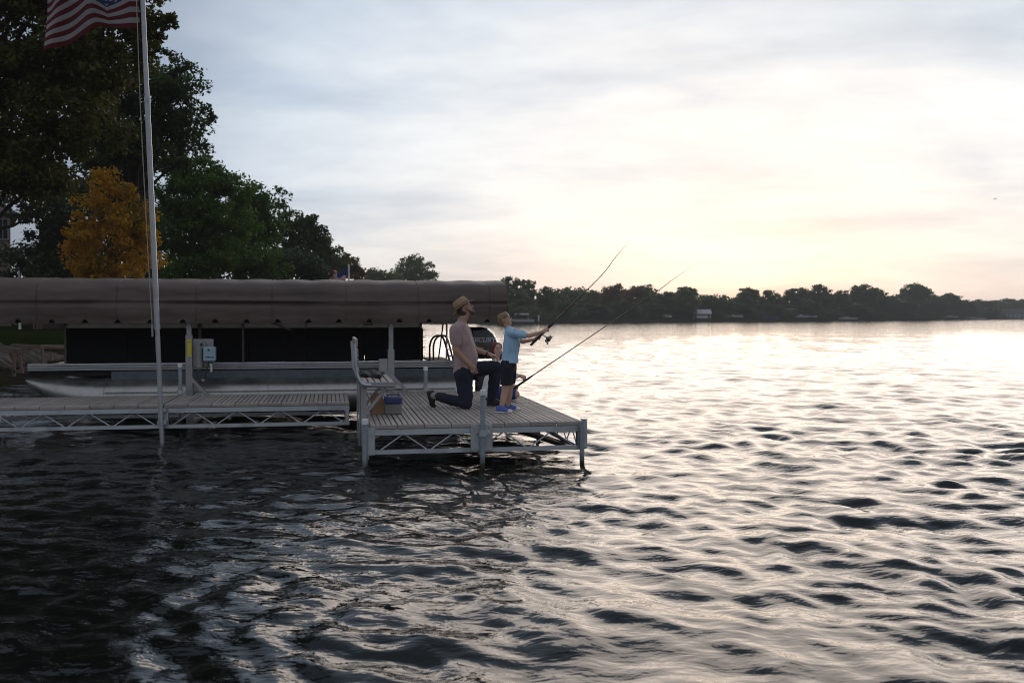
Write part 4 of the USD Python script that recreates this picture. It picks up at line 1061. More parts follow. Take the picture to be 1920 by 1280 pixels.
FAR = [  # kind, column, top row, width, metres behind the waterline, label
    ('open', 958, 516, 46, 16, 'tall open-crowned tree just right of the canopy end'),
    ('open', 989, 522, 44, 18, 'see-through tree second to the right of the canopy end'),
    ('round', 1024, 535, 40, 14, 'rounded tree above the boy\'s raised hands'),
    ('round', 966, 545, 60, 10, 'dark tree mass behind the boy\'s head'),
    ('open', 1077, 545, 42, 16, 'small tree the upper fishing rod crosses'),
    ('dark', 1050, 560, 50, 12, 'low dark tree left of the upper fishing rod'),
    ('open', 1116, 546, 34, 18, 'thin gold-lit tree left of the copper backlit tree'),
    ('rust', 1147, 530, 40, 20, 'copper backlit tree, tallest near the sunset glow'),
    ('rust', 1186, 536, 38, 22, 'copper backlit tree where the glow shines through'),
    ('open', 1208, 536, 32, 20, 'gold-edged tree right of the sunset glow'),
    ('dark', 1110, 566, 56, 12, 'dark low tree between the two fishing rods'),
    ('dark', 1165, 562, 60, 12, 'dark tree under the sunset glow'),
    ('round', 1250, 545, 50, 14, 'green tree where the lower rod tip meets the treetops'),
    ('wide', 1287, 536, 56, 18, 'broad tree left of the pale-roofed shelter'),
    ('dark', 1220, 566, 50, 12, 'dark low tree under the lower rod'),
    ('round', 1281, 566, 54, 9, 'rounded tree low beside the pale-roofed shelter'),
    ('round', 1332, 552, 40, 18, 'rounded tree above the pale-roofed shelter'),
    ('dark', 1355, 560, 56, 14, 'dark tree just right of the pale-roofed shelter'),
    ('wide', 1403, 538, 54, 22, 'broad tall tree above the blue tents'),
    ('round', 1441, 542, 46, 18, 'rounded tree right of the broad one above the blue tents'),
    ('dark', 1385, 568, 50, 10, 'dark low tree left of the blue tents'),
    ('dark', 1440, 566, 54, 12, 'dark low tree behind the blue tents'),
    ('open', 1493, 539, 44, 20, 'see-through tree above the white awning'),
    ('round', 1536, 531, 46, 22, 'rounded tree with a pointed top left of the twin dark trees'),
    ('dark', 1510, 560, 60, 12, 'dark tree mass behind the parked boats'),
    ('dark', 1574, 543, 40, 20, 'left of the twin dark trees'),
    ('wide', 1614, 532, 56, 22, 'right of the twin dark trees, with a flat top'),
    ('round', 1643, 538, 42, 18, 'rounded tree joined to the flat-topped dark tree'),
    ('dark', 1590, 566, 60, 12, 'dark low tree below the twin dark trees'),
    ('round', 1670, 553, 44, 16, 'lower tree in the dip left of the big domed tree'),
    ('wide', 1713, 530, 62, 26, 'big domed tree, tallest at the right'),
    ('round', 1750, 551, 46, 20, 'tree on the right shoulder of the big domed tree'),
    ('dark', 1690, 562, 60, 14, 'dark tree mass below the big domed tree'),
    ('dark', 1778, 548, 52, 20, 'dark rounded tree second to the right of the big domed tree'),
    ('dark', 1806, 561, 50, 22, 'last dark tree before the hazy low woods'),
    ('pale', 968, 565, 34, 4, 'pale green bush at the water behind the boy'),
    ('pale', 1632, 578, 24, 4, 'left pale bush at the water before the dark trees'),
    ('pale', 1652, 582, 22, 4, 'second pale bush at the water before the dark trees'),
    ('pale', 1728, 568, 22, 4, 'pale bush below the big domed tree, nearer its left'),
    ('pale', 1742, 576, 26, 4, 'pale bush below the big domed tree, nearer its right'),
    ('pale', 1700, 580, 40, 4, 'wide low bush at the water below the big domed tree'),
    ('dark', 1838, 560, 46, 40, 'first tree of the hazy low woods at the far right'),
    ('round', 1866, 562, 44, 45, 'second tree of the hazy low woods at the far right'),
    ('wide', 1892, 559, 46, 50, 'third tree of the hazy low woods at the far right'),
    ('round', 1918, 560, 44, 50, 'tree of the hazy low woods cut by the right edge'),
    ('dark', 1850, 576, 50, 16, 'dark tree by the water in the hazy low woods'),
    ('dark', 1895, 578, 54, 16, 'dark tree by the water at the right edge'),
    ('round', 925, 548, 50, 16, 'tree hidden mostly behind the canopy end'),
]
for kind, px, top, w, back, label in FAR:
    far_tree(kind, px, top, w, shoreY(px) + back, label)

# undergrowth along the far bank: one mass
rng = np.random.default_rng(77)
cs = []
for px in np.arange(905, 1945, 2.2):
    Y = shoreY(px) + rng.uniform(7, 13)
    if 1292 < px < 1345: Y += 10
    X = at(px, 592, Y)[0]
    cs.append((X, Y, float(ground_z(X, Y)) + rng.uniform(.2, 2.6) * (Y / 300)))
cw = []
for px in np.arange(905, 1945, 1.15):
    Y = shoreY(px) + rng.uniform(24, 40)
    X = at(px, 592, Y)[0]
    top = 34 + 9 * math.sin(px * .043) + 7 * math.sin(px * .017 + 1) + (10 if px < 1330 else 0)
    if px > 1800: top *= .72
    cw.append((X, Y, float(ground_z(X, Y)) + (rng.random() ** .7) * max(top, 8) * Y / FPX))
obj('far_wood', leaves(rng, np.array(cw), 62, 1.7, .85, .6, .8), 'leaf_far', None, label='continuous belt of woods filling in behind the far shore trees', cat='woods', kind='stuff')
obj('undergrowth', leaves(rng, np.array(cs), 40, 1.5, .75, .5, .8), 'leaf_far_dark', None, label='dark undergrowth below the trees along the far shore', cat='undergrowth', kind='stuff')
# left bank thicket behind the canopy
cs = []
for k in range(150):
    Y = rng.uniform(56, 120); X = np.interp(Y, [56, 70, 90, 120], [-16, -16.5, -18, -21]) - abs(rng.normal(0, 5))
    cs.append((X, Y, float(ground_z(X, Y)) + rng.uniform(.3, 2.2)))
for k in range(90):
    Y = rng.uniform(52, 60); X = rng.uniform(-31, -19)
    cs.append((X, Y, float(ground_z(X, Y)) + rng.uniform(1.0, 4.2)))
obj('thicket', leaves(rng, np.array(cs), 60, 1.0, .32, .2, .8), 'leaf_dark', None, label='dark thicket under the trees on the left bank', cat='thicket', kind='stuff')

# pale-roofed shelter by the water
def shore_pt(px, back): Y = shoreY(px) + back; X = at(px, 592, Y)[0]; return X, Y, float(ground_z(X, Y))
X, Y, z = shore_pt(1316, 9)
m = Y / FPX
sh = thing('shelter', 'small open shelter with a pale gabled roof on the far shore', 'shelter', (X, Y, z), -.15)
L, Wd, H = 36 * m, 4.2, 1.45
obj('roof', (np.array([(-L / 2, -Wd / 2 - .3, H), (L / 2, -Wd / 2 - .3, H), (L / 2 - .3, 0, H + 1.25), (-L / 2 + .9, 0, H + 1.25), (-L / 2, Wd / 2 + .3, H), (L / 2, Wd / 2 + .3, H), (-L / 2, -Wd / 2 - .3, H - .12), (L / 2, -Wd / 2 - .3, H - .12)]), np.array([(0, 1, 2), (0, 2, 3), (5, 4, 3), (5, 3, 2), (6, 7, 1), (6, 1, 0), (4, 0, 3), (1, 5, 2)])), 'roof_pale', sh)
for k in range(6):
    for s in (-1, 1):
        obj('post', bx((-L / 2 + .4 + k * (L - .8) / 5, s * (Wd / 2 - .1), H / 2), (.16, .16, H)), 'paint_white' if s < 0 else 'wall_grey', sh)
obj('back_wall', bx((0, Wd / 2 - .3, H / 2 - .1), (L * .8, .1, H - .3)), 'wall_grey', sh)
obj('counter', bx((0, -Wd / 2 + .5, .5), (L * .5, .4, .8)), 'paint_white', sh)

def small_boat(name, label, px, back, length, cover, hull='wall_grey', top='roof_pale', dz=.5, rz=.1, group=None):
    X, Y, z = shore_pt(px, back)
    t = thing(name, label, 'boat', (X, Y, max(z, 0) + dz), rz, group)
    o = [(-length / 2, -.1), (-length / 2 + .4, -.75), (length * .2, -.85), (length / 2, 0), (length * .2, .85), (-length / 2 + .4, .75), (-length / 2, .1)]
    obj('hull', extrude(Polygon(o), .6), hull, t)
    if cover:
        v, f = extrude(Polygon([(-1.5, 0), (1.5, 0), (1.2, .35), (-1.2, .35)]), 1.6)
        v = np.c_[v[:, 0] * length / 5, v[:, 2] - .8, v[:, 1] + 1.55]
        obj('top', (v, f), top, t)
        for sx in (-1, 1):
            for sy in (-1, 1): obj('top_post', bar((sx * length * .26, sy * .7, .55), (sx * length * .26, sy * .7, 1.6), .05, .05), 'silver_trim', t)
    else:
        obj('windscreen', bx((.2, 0, .8), (.7, 1.2, .4), bevel=.08), 'window_glass', t)
        obj('cabin', bx((-.5, 0, .7), (1.2, 1.1, .25), bevel=.06), top, t)
    return t
small_boat('moored_boat', 'white boat with a flat top moored right of the boy\'s face', 978, 1.0, 5.6, True, dz=.15)
small_boat('distant_boat', 'tiny boat with a domed cover seen left of the stern ladder', 820, 0.5, 4.4, True, dz=.1)
small_boat('beached_boat', 'white boat on the bank right of the white awning, nearer of two', 1503, 6, 5.0, False, group=None)
small_boat('beached_boat', 'second white boat on the bank right of the white awning', 1519, 6, 5.0, False)
small_boat('beached_boat', 'pale boat at the waterline below the twin dark trees', 1590, 1.5, 7.0, False, dz=.2)
small_boat('beached_boat', 'white boat near the last dark trees at the right', 1784, 5, 6.5, False)
small_boat('beached_boat', 'long pale pontoon craft moored at the right', 1826, 1.0, 12, False, dz=.1)
small_boat('beached_boat', 'small white boat on the grass right of the shelter', 1376, 7, 6.0, False)
small_boat('beached_boat', 'grey boat on the bank left of the shelter', 1250, 6, 3.2, False)
for k, (px, lab) in enumerate([(1436, 'blue tent on the far bank, left one'), (1450, 'blue tent on the far bank, right one')]):
    X, Y, z = shore_pt(px, 9)
    t = thing('tent', lab, 'tent', (X, Y, z), .2 * k)
    obj('canvas', (np.array([(-1.4, -1.2, 0), (1.4, -1.2, 0), (1.4, 1.2, 0), (-1.4, 1.2, 0), (-1.2, 0, 2.1), (1.2, 0, 2.1)]), np.array([(0, 1, 5), (0, 5, 4), (2, 3, 4), (2, 4, 5), (3, 0, 4), (1, 2, 5)])), 'tarp_blue', t)
    obj('ridge_pole', bar((-1.3, 0, 2.12), (1.3, 0, 2.12), .06, .06), 'paint_white', t)
X, Y, z = shore_pt(1485, 12)
t = thing('awning', 'white flat awning on posts on the far bank', 'awning', (X, Y, z))
obj('roof', bx((0, 0, 3.0), (3.0, 2.0, .14), bevel=.03), 'paint_white', t)
for sx in (-1, 1):
    for sy in (-1, 1): obj('post', bar((sx * 1.3, sy * .9, 0), (sx * 1.3, sy * .9, 2.95), .08, .08), 'wall_grey', t)
def far_house(name, label, px, back, w, d, h, wall, roof='roof_dark', rz=0.0):
    X, Y, z = shore_pt(px, back)
    t = thing(name, label, 'house', (X, Y, z - .1), rz)
    obj('wall', bx((0, 0, h / 2), (w, d, h)), wall, t)
    v = np.array([(-w / 2 - .3, -d / 2 - .4, h), (w / 2 + .3, -d / 2 - .4, h), (w / 2 + .3, d / 2 + .4, h), (-w / 2 - .3, d / 2 + .4, h), (-w / 2 - .3, 0, h + d * .35), (w / 2 + .3, 0, h + d * .35)])
    obj('roof', (v, np.array([(0, 1, 5), (0, 5, 4), (2, 3, 4), (2, 4, 5), (3, 0, 4), (1, 2, 5), (0, 2, 1), (0, 3, 2)])), roof, t)
    for k in range(3):
        wd = obj('window', bx((-w / 2 + w * (k + .5) / 3, -d / 2 - .03, h * .55), (w * .16, .06, h * .35)), 'paint_white', t)
        obj('pane', bx((-w / 2 + w * (k + .5) / 3, -d / 2 - .07, h * .55), (w * .13, .02, h * .29)), 'cowl_black', wd)
    return t
far_house('far_house', 'low grey house among the trees between the two rods', 1212, 16, 5.0, 4, 2.6, 'wall_grey')
far_house('far_house', 'low dark-roofed house half hidden under the upper rod', 1105, 14, 5.0, 4, 2.4, 'siding_tan')
far_house('far_house', 'blue-grey boathouse at the right edge by the water', 1902, 4, 14, 6, 3.0, 'skirt_blue')
X, Y, z = shore_pt(1010, 4)
t = thing('marker_post', 'small white post on the bank under the boy\'s rod', 'post', (X, Y, z))
obj('shaft', bx((0, 0, .6), (.30, .30, 1.2)), 'paint_white', t); obj('cap', bx((0, 0, 1.28), (.45, .45, .16), bevel=.03), 'paint_white', t)
for px, ln, lab in ((1080, 7, 'low dock at the far bank under the upper rod'), (1170, 4, 'short pale dock at the far bank under the sunset glow'), (1808, 9, 'dock beside the long pontoon craft at the right')):
    X, Y, z = shore_pt(px, -.5)
    t = thing('far_dock', lab, 'dock', (X, Y, .45), .1)
    obj('deck', bx((0, 0, 0), (ln, 1.2, .12)), 'old_wood', t)
    for sx in (-1, -.3, .3, 1): obj('post', bar((sx * ln * .45, -.5, -1), (sx * ln * .45, -.5, .35), .12, .12), 'dark_wood', t)

# ---------------------------------------------------------------- left bank: house, porch roof, rocks, old timber frame
hp = at(18.5, 420, 56)
hz = float(ground_z(hp[0], 56))
house = thing('house', 'tan two-storey house with a white window at the left edge', 'house', (hp[0], 56, hz), .50)
WH = at(0, 398, 56)[2] - hz
corner = 0.0
x0, x1, yf = -9.0, 0.0, 0.0
obj('wall', bx(((x0 + x1) / 2, yf + 4, WH / 2), (x1 - x0, 8, WH)), 'siding_tan', house)
for k in range(int(WH / .2)):
    obj('siding_board', bx(((x0 + x1) / 2, yf - .012, .1 + k * .2), (x1 - x0 + .02, .026, .19)), 'siding_tan', house)
obj('corner_board', bx((x1 - .05, yf - .03, WH / 2), (.14, .07, WH)), 'siding_tan', house)
v = np.array([(x0 - .4, yf - .5, WH - .1), (x1 + .5, yf - .5, WH - .1), (x1 + .5, yf + 8.5, WH - .1), (x0 - .4, yf + 8.5, WH - .1), (x0 + 3, yf + 4, WH + 2.0), (x1 - 2.6, yf + 4, WH + 2.0)])
obj('roof', (v, np.array([(0, 1, 5), (0, 5, 4), (2, 3, 4), (2, 4, 5), (3, 0, 4), (1, 2, 5), (0, 2, 1), (0, 3, 2)])), 'roof_dark', house)
wz = at(6, 430, 56)[2] - hz
for wx in (corner - .36, corner - 3.0, corner - 6.0):
    wf = obj('window', bx((wx, yf - .05, wz), (.62, .10, 1.25), bevel=.02), 'wall_grey', house)
    obj('pane', bx((wx, yf - .11, wz), (.44, .03, 1.05)), 'cowl_black', wf)
    obj('glazing_bar', bx((wx, yf - .13, wz), (.46, .02, .05)), 'wall_grey', wf)
    obj('glazing_bar', bx((wx, yf - .135, wz), (.04, .02, 1.06)), 'wall_grey', wf)
pp = at(75, 505, 50)
pz = float(ground_z(pp[0], 50))
porch = thing('porch', 'dark porch roof with thin pale posts under the shade tree', 'porch', (pp[0], 50, pz), 0)
zt = [at(50, 489, 50)[2] - pz, at(100, 500, 50)[2] - pz]
obj('roof', bar((at(48, 489, 50)[0] - pp[0], 0, zt[0]), (at(102, 500, 50)[0] - pp[0], 0, zt[1]), 2.6, .12), 'roof_pale', porch)
for px, mt in ((53, 'paint_white'), (79, 'old_wood'), (86, 'old_wood'), (91, 'old_wood')):
    x = at(px, 510, 50)[0] - pp[0]
    obj('post', bar((x, -.9, 0), (x, -.9, np.interp(px, [48, 102], zt) - .07), .10, .10), mt, porch)
obj('back_wall', bx((0, 1.1, 1.5), (1.6, .12, 3.0)), 'dark_wood', porch)
rng = np.random.default_rng(8)
def rock_mesh(seed):
    m = trimesh.creation.icosphere(2)
    v = np.array(m.vertices)
    v = v * (0.72 + .55 * meshkit.fbm(v * 1.6 + seed * 3.1, 3, seed)[:, None])
    return v * [1, .8, .62], m.faces
rocks = []
kk = 0
for i in range(26):
    px = rng.uniform(-10, 128); row = i % 3
    Y = rng.uniform(25.5, 30) + row * .6
    X = -12.4 - rng.uniform(.1, 2.6)
    z = float(ground_z(X, Y))
    s = rng.uniform(.22, .48)
    lab = 'grey boulder in the rough stone bank left of the boat\'s black fence'
    if i == 3: lab = 'largest boulder of the stone bank left of the boat\'s black fence'; s = .55
    if i < 4:
        t = thing('boulder', lab, 'boulder', (X, Y, z + s * .15), rng.uniform(0, 6), 'boulders of the left bank')
        obj('stone', (np.array(rock_mesh(i)[0]) * .36, rock_mesh(i)[1]), 'rock', t, smooth=35)
        rocks.append(t)
    else:
        dup(rocks[i % 4], (X, Y, z + s * .15), rng.uniform(0, 6), lab, (s / .36,) * 3, 'boulders of the left bank')
# old timber frame on the bank
tY = 24.0
tp_ = at(36, 697, tY)
fr = thing('timber_frame', 'old brown timber frame leaning on the bank left of the boat', 'timber frame', (tp_[0], tY, 0))
def tpnt(px, py, dy=0): q = at(px, py, tY + dy); return (q[0] - tp_[0], dy, q[2])
for a, b, w in (((27, 652), (26, 705), .07), ((36, 660), (42, 700), .06), ((26, 696), (44, 696), .07), ((30, 648), (78, 651), .09), ((-5, 659), (30, 659), .06), ((28, 657), (62, 655), .06), ((39, 661), (68, 678), .04), ((79, 652), (80, 690), .05), ((96, 664), (97, 676), .05)):
    obj('timber', bar(tpnt(*a), tpnt(*b), w, w), 'old_wood', fr)
obj('timber', bar(tpnt(-12, 668, .4), tpnt(22, 690, .4), .06, .06), 'old_wood', fr)
for a, b in (((78, 651), (120, 652)), ((90, 676), (124, 672))):
    obj('log', tube([tpnt(*a, .8), tpnt(*b, .8)], .07, 8), 'old_wood', fr, smooth=True)

# a bird far out over the lake
bq = at(1866, 373, 70)
bird = thing('bird', 'tiny dark bird gliding in the sky at the far right', 'bird', bq, .4)
UsdGeom.Xformable(bird).AddScaleOp().Set(Gf.Vec3f(.45, .45, .45))
m = trimesh.creation.icosphere(2); obj('body', (np.array(m.vertices) * [.16, .05, .05], m.faces), 'bird_dark', bird, smooth=True)
for s in (-1, 1):
    obj('wing', (np.array([(.07, s * .03, .02), (-.06, s * .03, .02), (-.03, s * .22, .09), (.05, s * .20, .09), (-.06, s * .36, .04), (.07, s * .03, .035), (-.06, s * .03, .035), (-.03, s * .22, .10), (.05, s * .20, .10)]), np.array([(0, 1, 2), (0, 2, 3), (3, 2, 4), (7, 6, 5), (8, 7, 5), (8, 4, 7), (0, 3, 8), (0, 8, 5), (1, 6, 2), (2, 6, 7)])), 'bird_dark', bird)
obj('tail', (np.array([(-.14, -.02, 0), (-.14, .02, 0), (-.26, .05, 0), (-.26, -.05, 0), (-.14, 0, .015)]), np.array([(0, 1, 2), (0, 2, 3), (4, 2, 1), (4, 3, 2), (4, 0, 3)])), 'bird_dark', bird)

# ---------------------------------------------------------------- people
def sph(p, r, n=18):
    return Manifold.sphere(float(r), n).translate(tuple(map(float, p)))
def hull(items):
    return Manifold.batch_hull([sph(p, r) for p, r in items])
def chain(items):
    return [hull(items[i:i + 2]) for i in range(len(items) - 1)]
def union(parts):
    return Manifold.batch_boolean(parts, manifold3d.OpType.Add)
def soft(man, ref, it=12, lamb=.5):
    man = man.refine_to_length(ref)
    mm = man.to_mesh()
    t = trimesh.Trimesh(mm.vert_properties[:, :3], mm.tri_verts, process=True, merge_norm=True, merge_tex=True)
    trimesh.smoothing.filter_taubin(t, lamb=lamb, nu=lamb + .03, iterations=it)
    return t
def wrinkle(t, amp, freq, seed, stretch=(1, 1, 1)):
    v = np.array(t.vertices)
    n = np.array(t.vertex_normals)
    d = (meshkit.fbm(v * np.array(stretch) * freq + seed * 5.7, 3, seed) - .5) * 2
    t.vertices = v + n * (d * amp)[:, None]
    return t
def unit(a): a = np.asarray(a, float); return a / np.linalg.norm(a)
def hand_parts(wrist, fwd, back, thumb_side, s=1.0, curl=(.5, .5, .5, .55), thumb_curl=.5, spread=.05):
    """Palm, four fingers and thumb as hulls. fwd: along the palm; back: out of the back of the hand; thumb_side: +1 / -1 along fwd x back."""
    x = unit(fwd); z = unit(np.asarray(back) - x * (np.asarray(back) @ x)); y = np.cross(z, x) * thumb_side
    P = lambda a, b, c: np.asarray(wrist) + (x * a + y * b + z * c) * s
    parts = [hull([(P(-.005, 0, 0), .024 * s), (P(.02, .018, 0), .018 * s), (P(.02, -.018, 0), .018 * s)]),
             hull([(P(.02, .018, 0), .017 * s), (P(.02, -.018, 0), .016 * s), (P(.085, .030, .002), .0115 * s), (P(.088, .010, .004), .0115 * s), (P(.084, -.010, .003), .0115 * s), (P(.078, -.029, 0), .011 * s)])]
    for i, (b, a0, L, r) in enumerate([(.030, .085, .074, .0092), (.010, .088, .082, .0094), (-.010, .084, .076, .009), (-.029, .078, .060, .0082)]):
        c = curl[i]; p = np.array([a0, b, .002]); ang = 0.0; pts = [(P(*p), r * 1.12 * s)]
        for k, seg in enumerate((.45, .31, .24)):
            ang += c * (1.0, 1.05, .7)[k]
            p = p + np.array([math.cos(ang), (spread * (1.5 - i) * math.cos(ang)), -math.sin(ang)]) * L * seg
            pts.append((P(*p), r * (1.0, .92, .80)[k] * s))
        parts += chain(pts)
    c = thumb_curl
    p0, p1 = np.array([.018, .022, -.004]), np.array([.045, .048 - .006 * c, -.012 - .010 * c])
    p2 = p1 + np.array([.030, .012 - .03 * c, -.010 - .016 * c]); p3 = p2 + np.array([.020, .002 - .022 * c, -.008 - .012 * c])
    parts += chain([(P(*p0), .014 * s), (P(*p1), .0115 * s), (P(*p2), .0098 * s), (P(*p3), .0082 * s)])
    return union(parts)
def head_frame(pos, face, up, s):
    f = unit(face); u = unit(np.asarray(up) - f * (np.asarray(up) @ f)); l = np.cross(u, f)
    return lambda a, b, c: np.asarray(pos) + (f * a + l * b + u * c) * s      # a: forward, b: to the person's left, c: up
def head_parts(H, s):
    """A head about 0.23 s high, its middle at H(0, 0, 0): skull, jaw, brow, nose, lips, ears."""
    S = lambda a, b, c, r: (H(a, b, c), r * s)
    out = [hull([S(-.025, 0, .035, .078), S(.018, .012, .042, .066), S(.018, -.012, .042, .066), S(-.01, 0, .02, .076)]),
           hull([S(.030, .022, .010, .050), S(.030, -.022, .010, .050), S(.040, .020, -.045, .034), S(.040, -.020, -.045, .034), S(.062, 0, -.082, .022), S(-.005, .036, -.045, .026), S(-.005, -.036, -.045, .026)]),
           hull([S(.070, .028, .030, .013), S(.070, -.028, .030, .013), S(.078, 0, .028, .011)]),
           hull([S(.080, 0, .018, .008), S(.102, 0, -.018, .0105)]), hull([S(.102, 0, -.018, .0105), S(.088, .012, -.024, .0075), S(.088, -.012, -.024, .0075)]),
           hull([S(.080, .016, -.048, .0065), S(.086, 0, -.046, .008), S(.080, -.016, -.048, .0065)]), hull([S(.078, .014, -.058, .0065), S(.083, 0, -.060, .008), S(.078, -.014, -.058, .0065)]),
           hull([S(.060, .034, -.004, .016), S(.050, .038, -.012, .016)]), hull([S(.060, -.034, -.004, .016), S(.050, -.038, -.012, .016)])]
    for e in (-1, 1):
        out += [hull([S(-.012, e * .073, .012, .010), S(-.022, e * .080, .022, .009), S(-.024, e * .079, .004, .009), S(-.012, e * .075, -.018, .008)])]
    return out
def face_bits(H, s, t, brow_mat, lips=True):
    for e in (-1, 1):
        ey = obj('eye', trimesh.creation.icosphere(2, .0125 * s).apply_translation(H(.0665, e * .029, .012)), 'eye_white', t, smooth=True)
        obj('iris', trimesh.creation.icosphere(2, .0066 * s).apply_translation(H(.0735, e * .029, .012)), 'eye_dark', ey, smooth=True)
        obj('eyebrow', tube([H(.083, e * .014, .034), H(.082, e * .030, .040), H(.070, e * .047, .034)], [.0035 * s, .0042 * s, .0025 * s], 6), brow_mat, t, smooth=True)
    if lips:
        obj('lips', soft(union([hull([(H(.082, .017, -.0515), .0045 * s), (H(.0905, 0, -.049), .0055 * s), (H(.082, -.017, -.0515), .0045 * s)]), hull([(H(.082, .015, -.055), .0045 * s), (H(.089, 0, -.059), .0055 * s), (H(.082, -.015, -.055), .0045 * s)])]), .006, 4), 'lips', t, smooth=True)
def put(name, t, mat, parent, smooth=True, **k): return obj(name, t, mat, parent, smooth=smooth, **k)

# ---- man kneeling on his right knee, head tilted back to watch the rod
M0 = np.array([*on_plane(884, 764, DECK)[:2], DECK])
man = thing('person', 'man in a straw hat and mauve t-shirt kneeling on one knee', 'person', M0)
A = lambda px, py, Y: at(px, py, Y) - M0
N, C, F = 12.95, 13.14, 13.33
sho_r, elb_r, wri_r = A(855, 619, N - .04), A(855.5, 657, N - .05), A(883, 686, N - .02)
sho_l, elb_l, wri_l = A(869, 620, F + .04), A(889, 655, F + .08), A(917, 664, F + .03)
hip_r, kne_r, ank_r = A(869, 700, N + .06), A(874, 756.0, N - .02), A(817, 742, N + .14)
hip_l, kne_l, ank_l = A(876, 693, F - .06), A(930, 688, F + .05), A(922, 748, F + .02)
hd, hs = A(872.5, 579.5, C), 1.02
Hm = head_frame(hd, (.86, -.10, .50), (-.50, .0, .86), hs)
torso = [hull([(A(863, 617, C - .11), .075), (A(865, 617, C + .11), .075), (A(866, 640, C - .09), .100), (A(868, 640, C + .09), .100)]),
         hull([(A(866, 640, C - .09), .100), (A(868, 640, C + .09), .100), (A(872, 668, C - .05), .112), (A(873, 668, C + .05), .112)]),
         hull([(A(872, 668, C - .05), .112), (A(873, 668, C + .05), .112), (A(870, 694, C - .07), .104), (A(871, 694, C + .07), .104)])]
arms = chain([(sho_r, .066), (elb_r, .046), (wri_r, .030)]) + chain([(sho_l, .064), (elb_l, .044), (wri_l, .029)]) + [hull([(sho_r, .06), (A(863, 614, C - .1), .07)]), hull([(sho_l, .06), (A(866, 614, C + .1), .07)])]
neck = chain([(A(864, 611, C), .075), (A(866, 601, C), .062), (Hm(-.012, 0, -.045), .058)])
legs = chain([(hip_r, .10), (kne_r, .066), (ank_r, .042)]) + chain([(hip_l, .10), (kne_l, .064), (ank_l, .042)])
body = soft(union(torso + arms + neck + legs + head_parts(Hm, hs)), .013, 8)
fr_ = unit(wri_r - elb_r)
hand_r = soft(hand_parts(wri_r, unit(A(891, 704, N) - wri_r), (-.3, -.9, .1), 1, .98, (.55, .6, .62, .66), .5), .0055, 5)
hand_l = soft(hand_parts(wri_l, unit(A(931, 667.5, F + .02) - wri_l), (.25, -.2, .95), -1, .98, (.50, .48, .48, .5), .3), .0055, 5)
put('body', trimesh.util.concatenate([body, hand_r, hand_l]), 'skin_man', man)
face_bits(Hm, hs, man, 'hair_brown', lips=False)
put('mouth', soft(union(chain([(Hm(.0835, .014, -.054), .006), (Hm(.089, 0, -.054), .0085), (Hm(.0835, -.014, -.054), .006)])), .005, 3), 'lips', man)
put('beard', wrinkle(soft(union([hull([(Hm(.035, e * .045, -.03), .018), (Hm(.045, e * .036, -.062), .020), (Hm(.066, 0, -.088), .024)]) for e in (-1, 1)] + [hull([(Hm(.0845, e * .020, -.040), .0075), (Hm(.090, 0, -.038), .008)]) for e in (-1, 1)] + [hull([(Hm(.02, e * .058, .0), .014), (Hm(.035, e * .045, -.035), .018)]) for e in (-1, 1)]), .008, 3), .003, 120, 3), 'beard', man)
put('hair', wrinkle(soft(union([hull([(Hm(-.035, 0, .030), .082), (Hm(.0, 0, .050), .076)]), hull([(Hm(-.055, 0, -.01), .065), (Hm(-.055, 0, -.055), .045), (Hm(-.035, .03, -.03), .05), (Hm(-.035, -.03, -.03), .05)])]).trim_by_plane(tuple(map(float, -unit(Hm(1, 0, .35) - Hm(0, 0, 0)))), float(-(Hm(.012, 0, .0) @ unit(Hm(1, 0, .35) - Hm(0, 0, 0))))), .012, 4), .004, 60, 2), 'hair_brown', man)
# straw hat
ax_u = unit(Hm(-.10, 0, 1) - Hm(0, 0, 0)); ax_f = unit(Hm(1, 0, .10) - Hm(0, 0, 0)); ax_l = np.cross(ax_u, ax_f)
def hat_ring(r, z, bend, n=48):
    a = np.linspace(0, 2 * math.pi, n, endpoint=False)
    zz = z + bend * (np.cos(a) ** 2 * -.6 + np.sin(a) ** 2 * .5)
    return Hm(-.012, 0, .062) + ax_f * (r * 1.12 * np.cos(a))[:, None] + ax_l * (r * .96 * np.sin(a))[:, None] + ax_u * zz[:, None]
def lathe(rings, close=True):
    n = len(rings[0]); v = np.vstack(rings); f = []
    for i in range(len(rings) - 1):
        for k in range(n):
            a, b = i * n + k, i * n + (k + 1) % n
            f += [[a, b, b + n], [a, b + n, a + n]]
    if close:
        v = np.vstack([v, rings[-1].mean(0)]); f += [[(len(rings) - 1) * n + k, (len(rings) - 1) * n + (k + 1) % n, len(v) - 1] for k in range(n)]
    return v, np.array(f)
hat_mb = [hat_ring(.092, -.012, 0), hat_ring(.155, -.016, .030), hat_ring(.157, -.010, .030), hat_ring(.100, -.002, .004), hat_ring(.0945, .035, 0), hat_ring(.088, .075, 0), hat_ring(.078, .094, 0), hat_ring(.055, .100, 0), hat_ring(.03, .092, 0)]
hat = obj('hat', lathe(hat_mb), 'straw', man, smooth=50)
obj('hat_band', lathe([hat_ring(.0985, .002, 0), hat_ring(.0985, .024, 0), hat_ring(.0945, .0265, 0)], close=False), 'hat_band', hat, smooth=True)
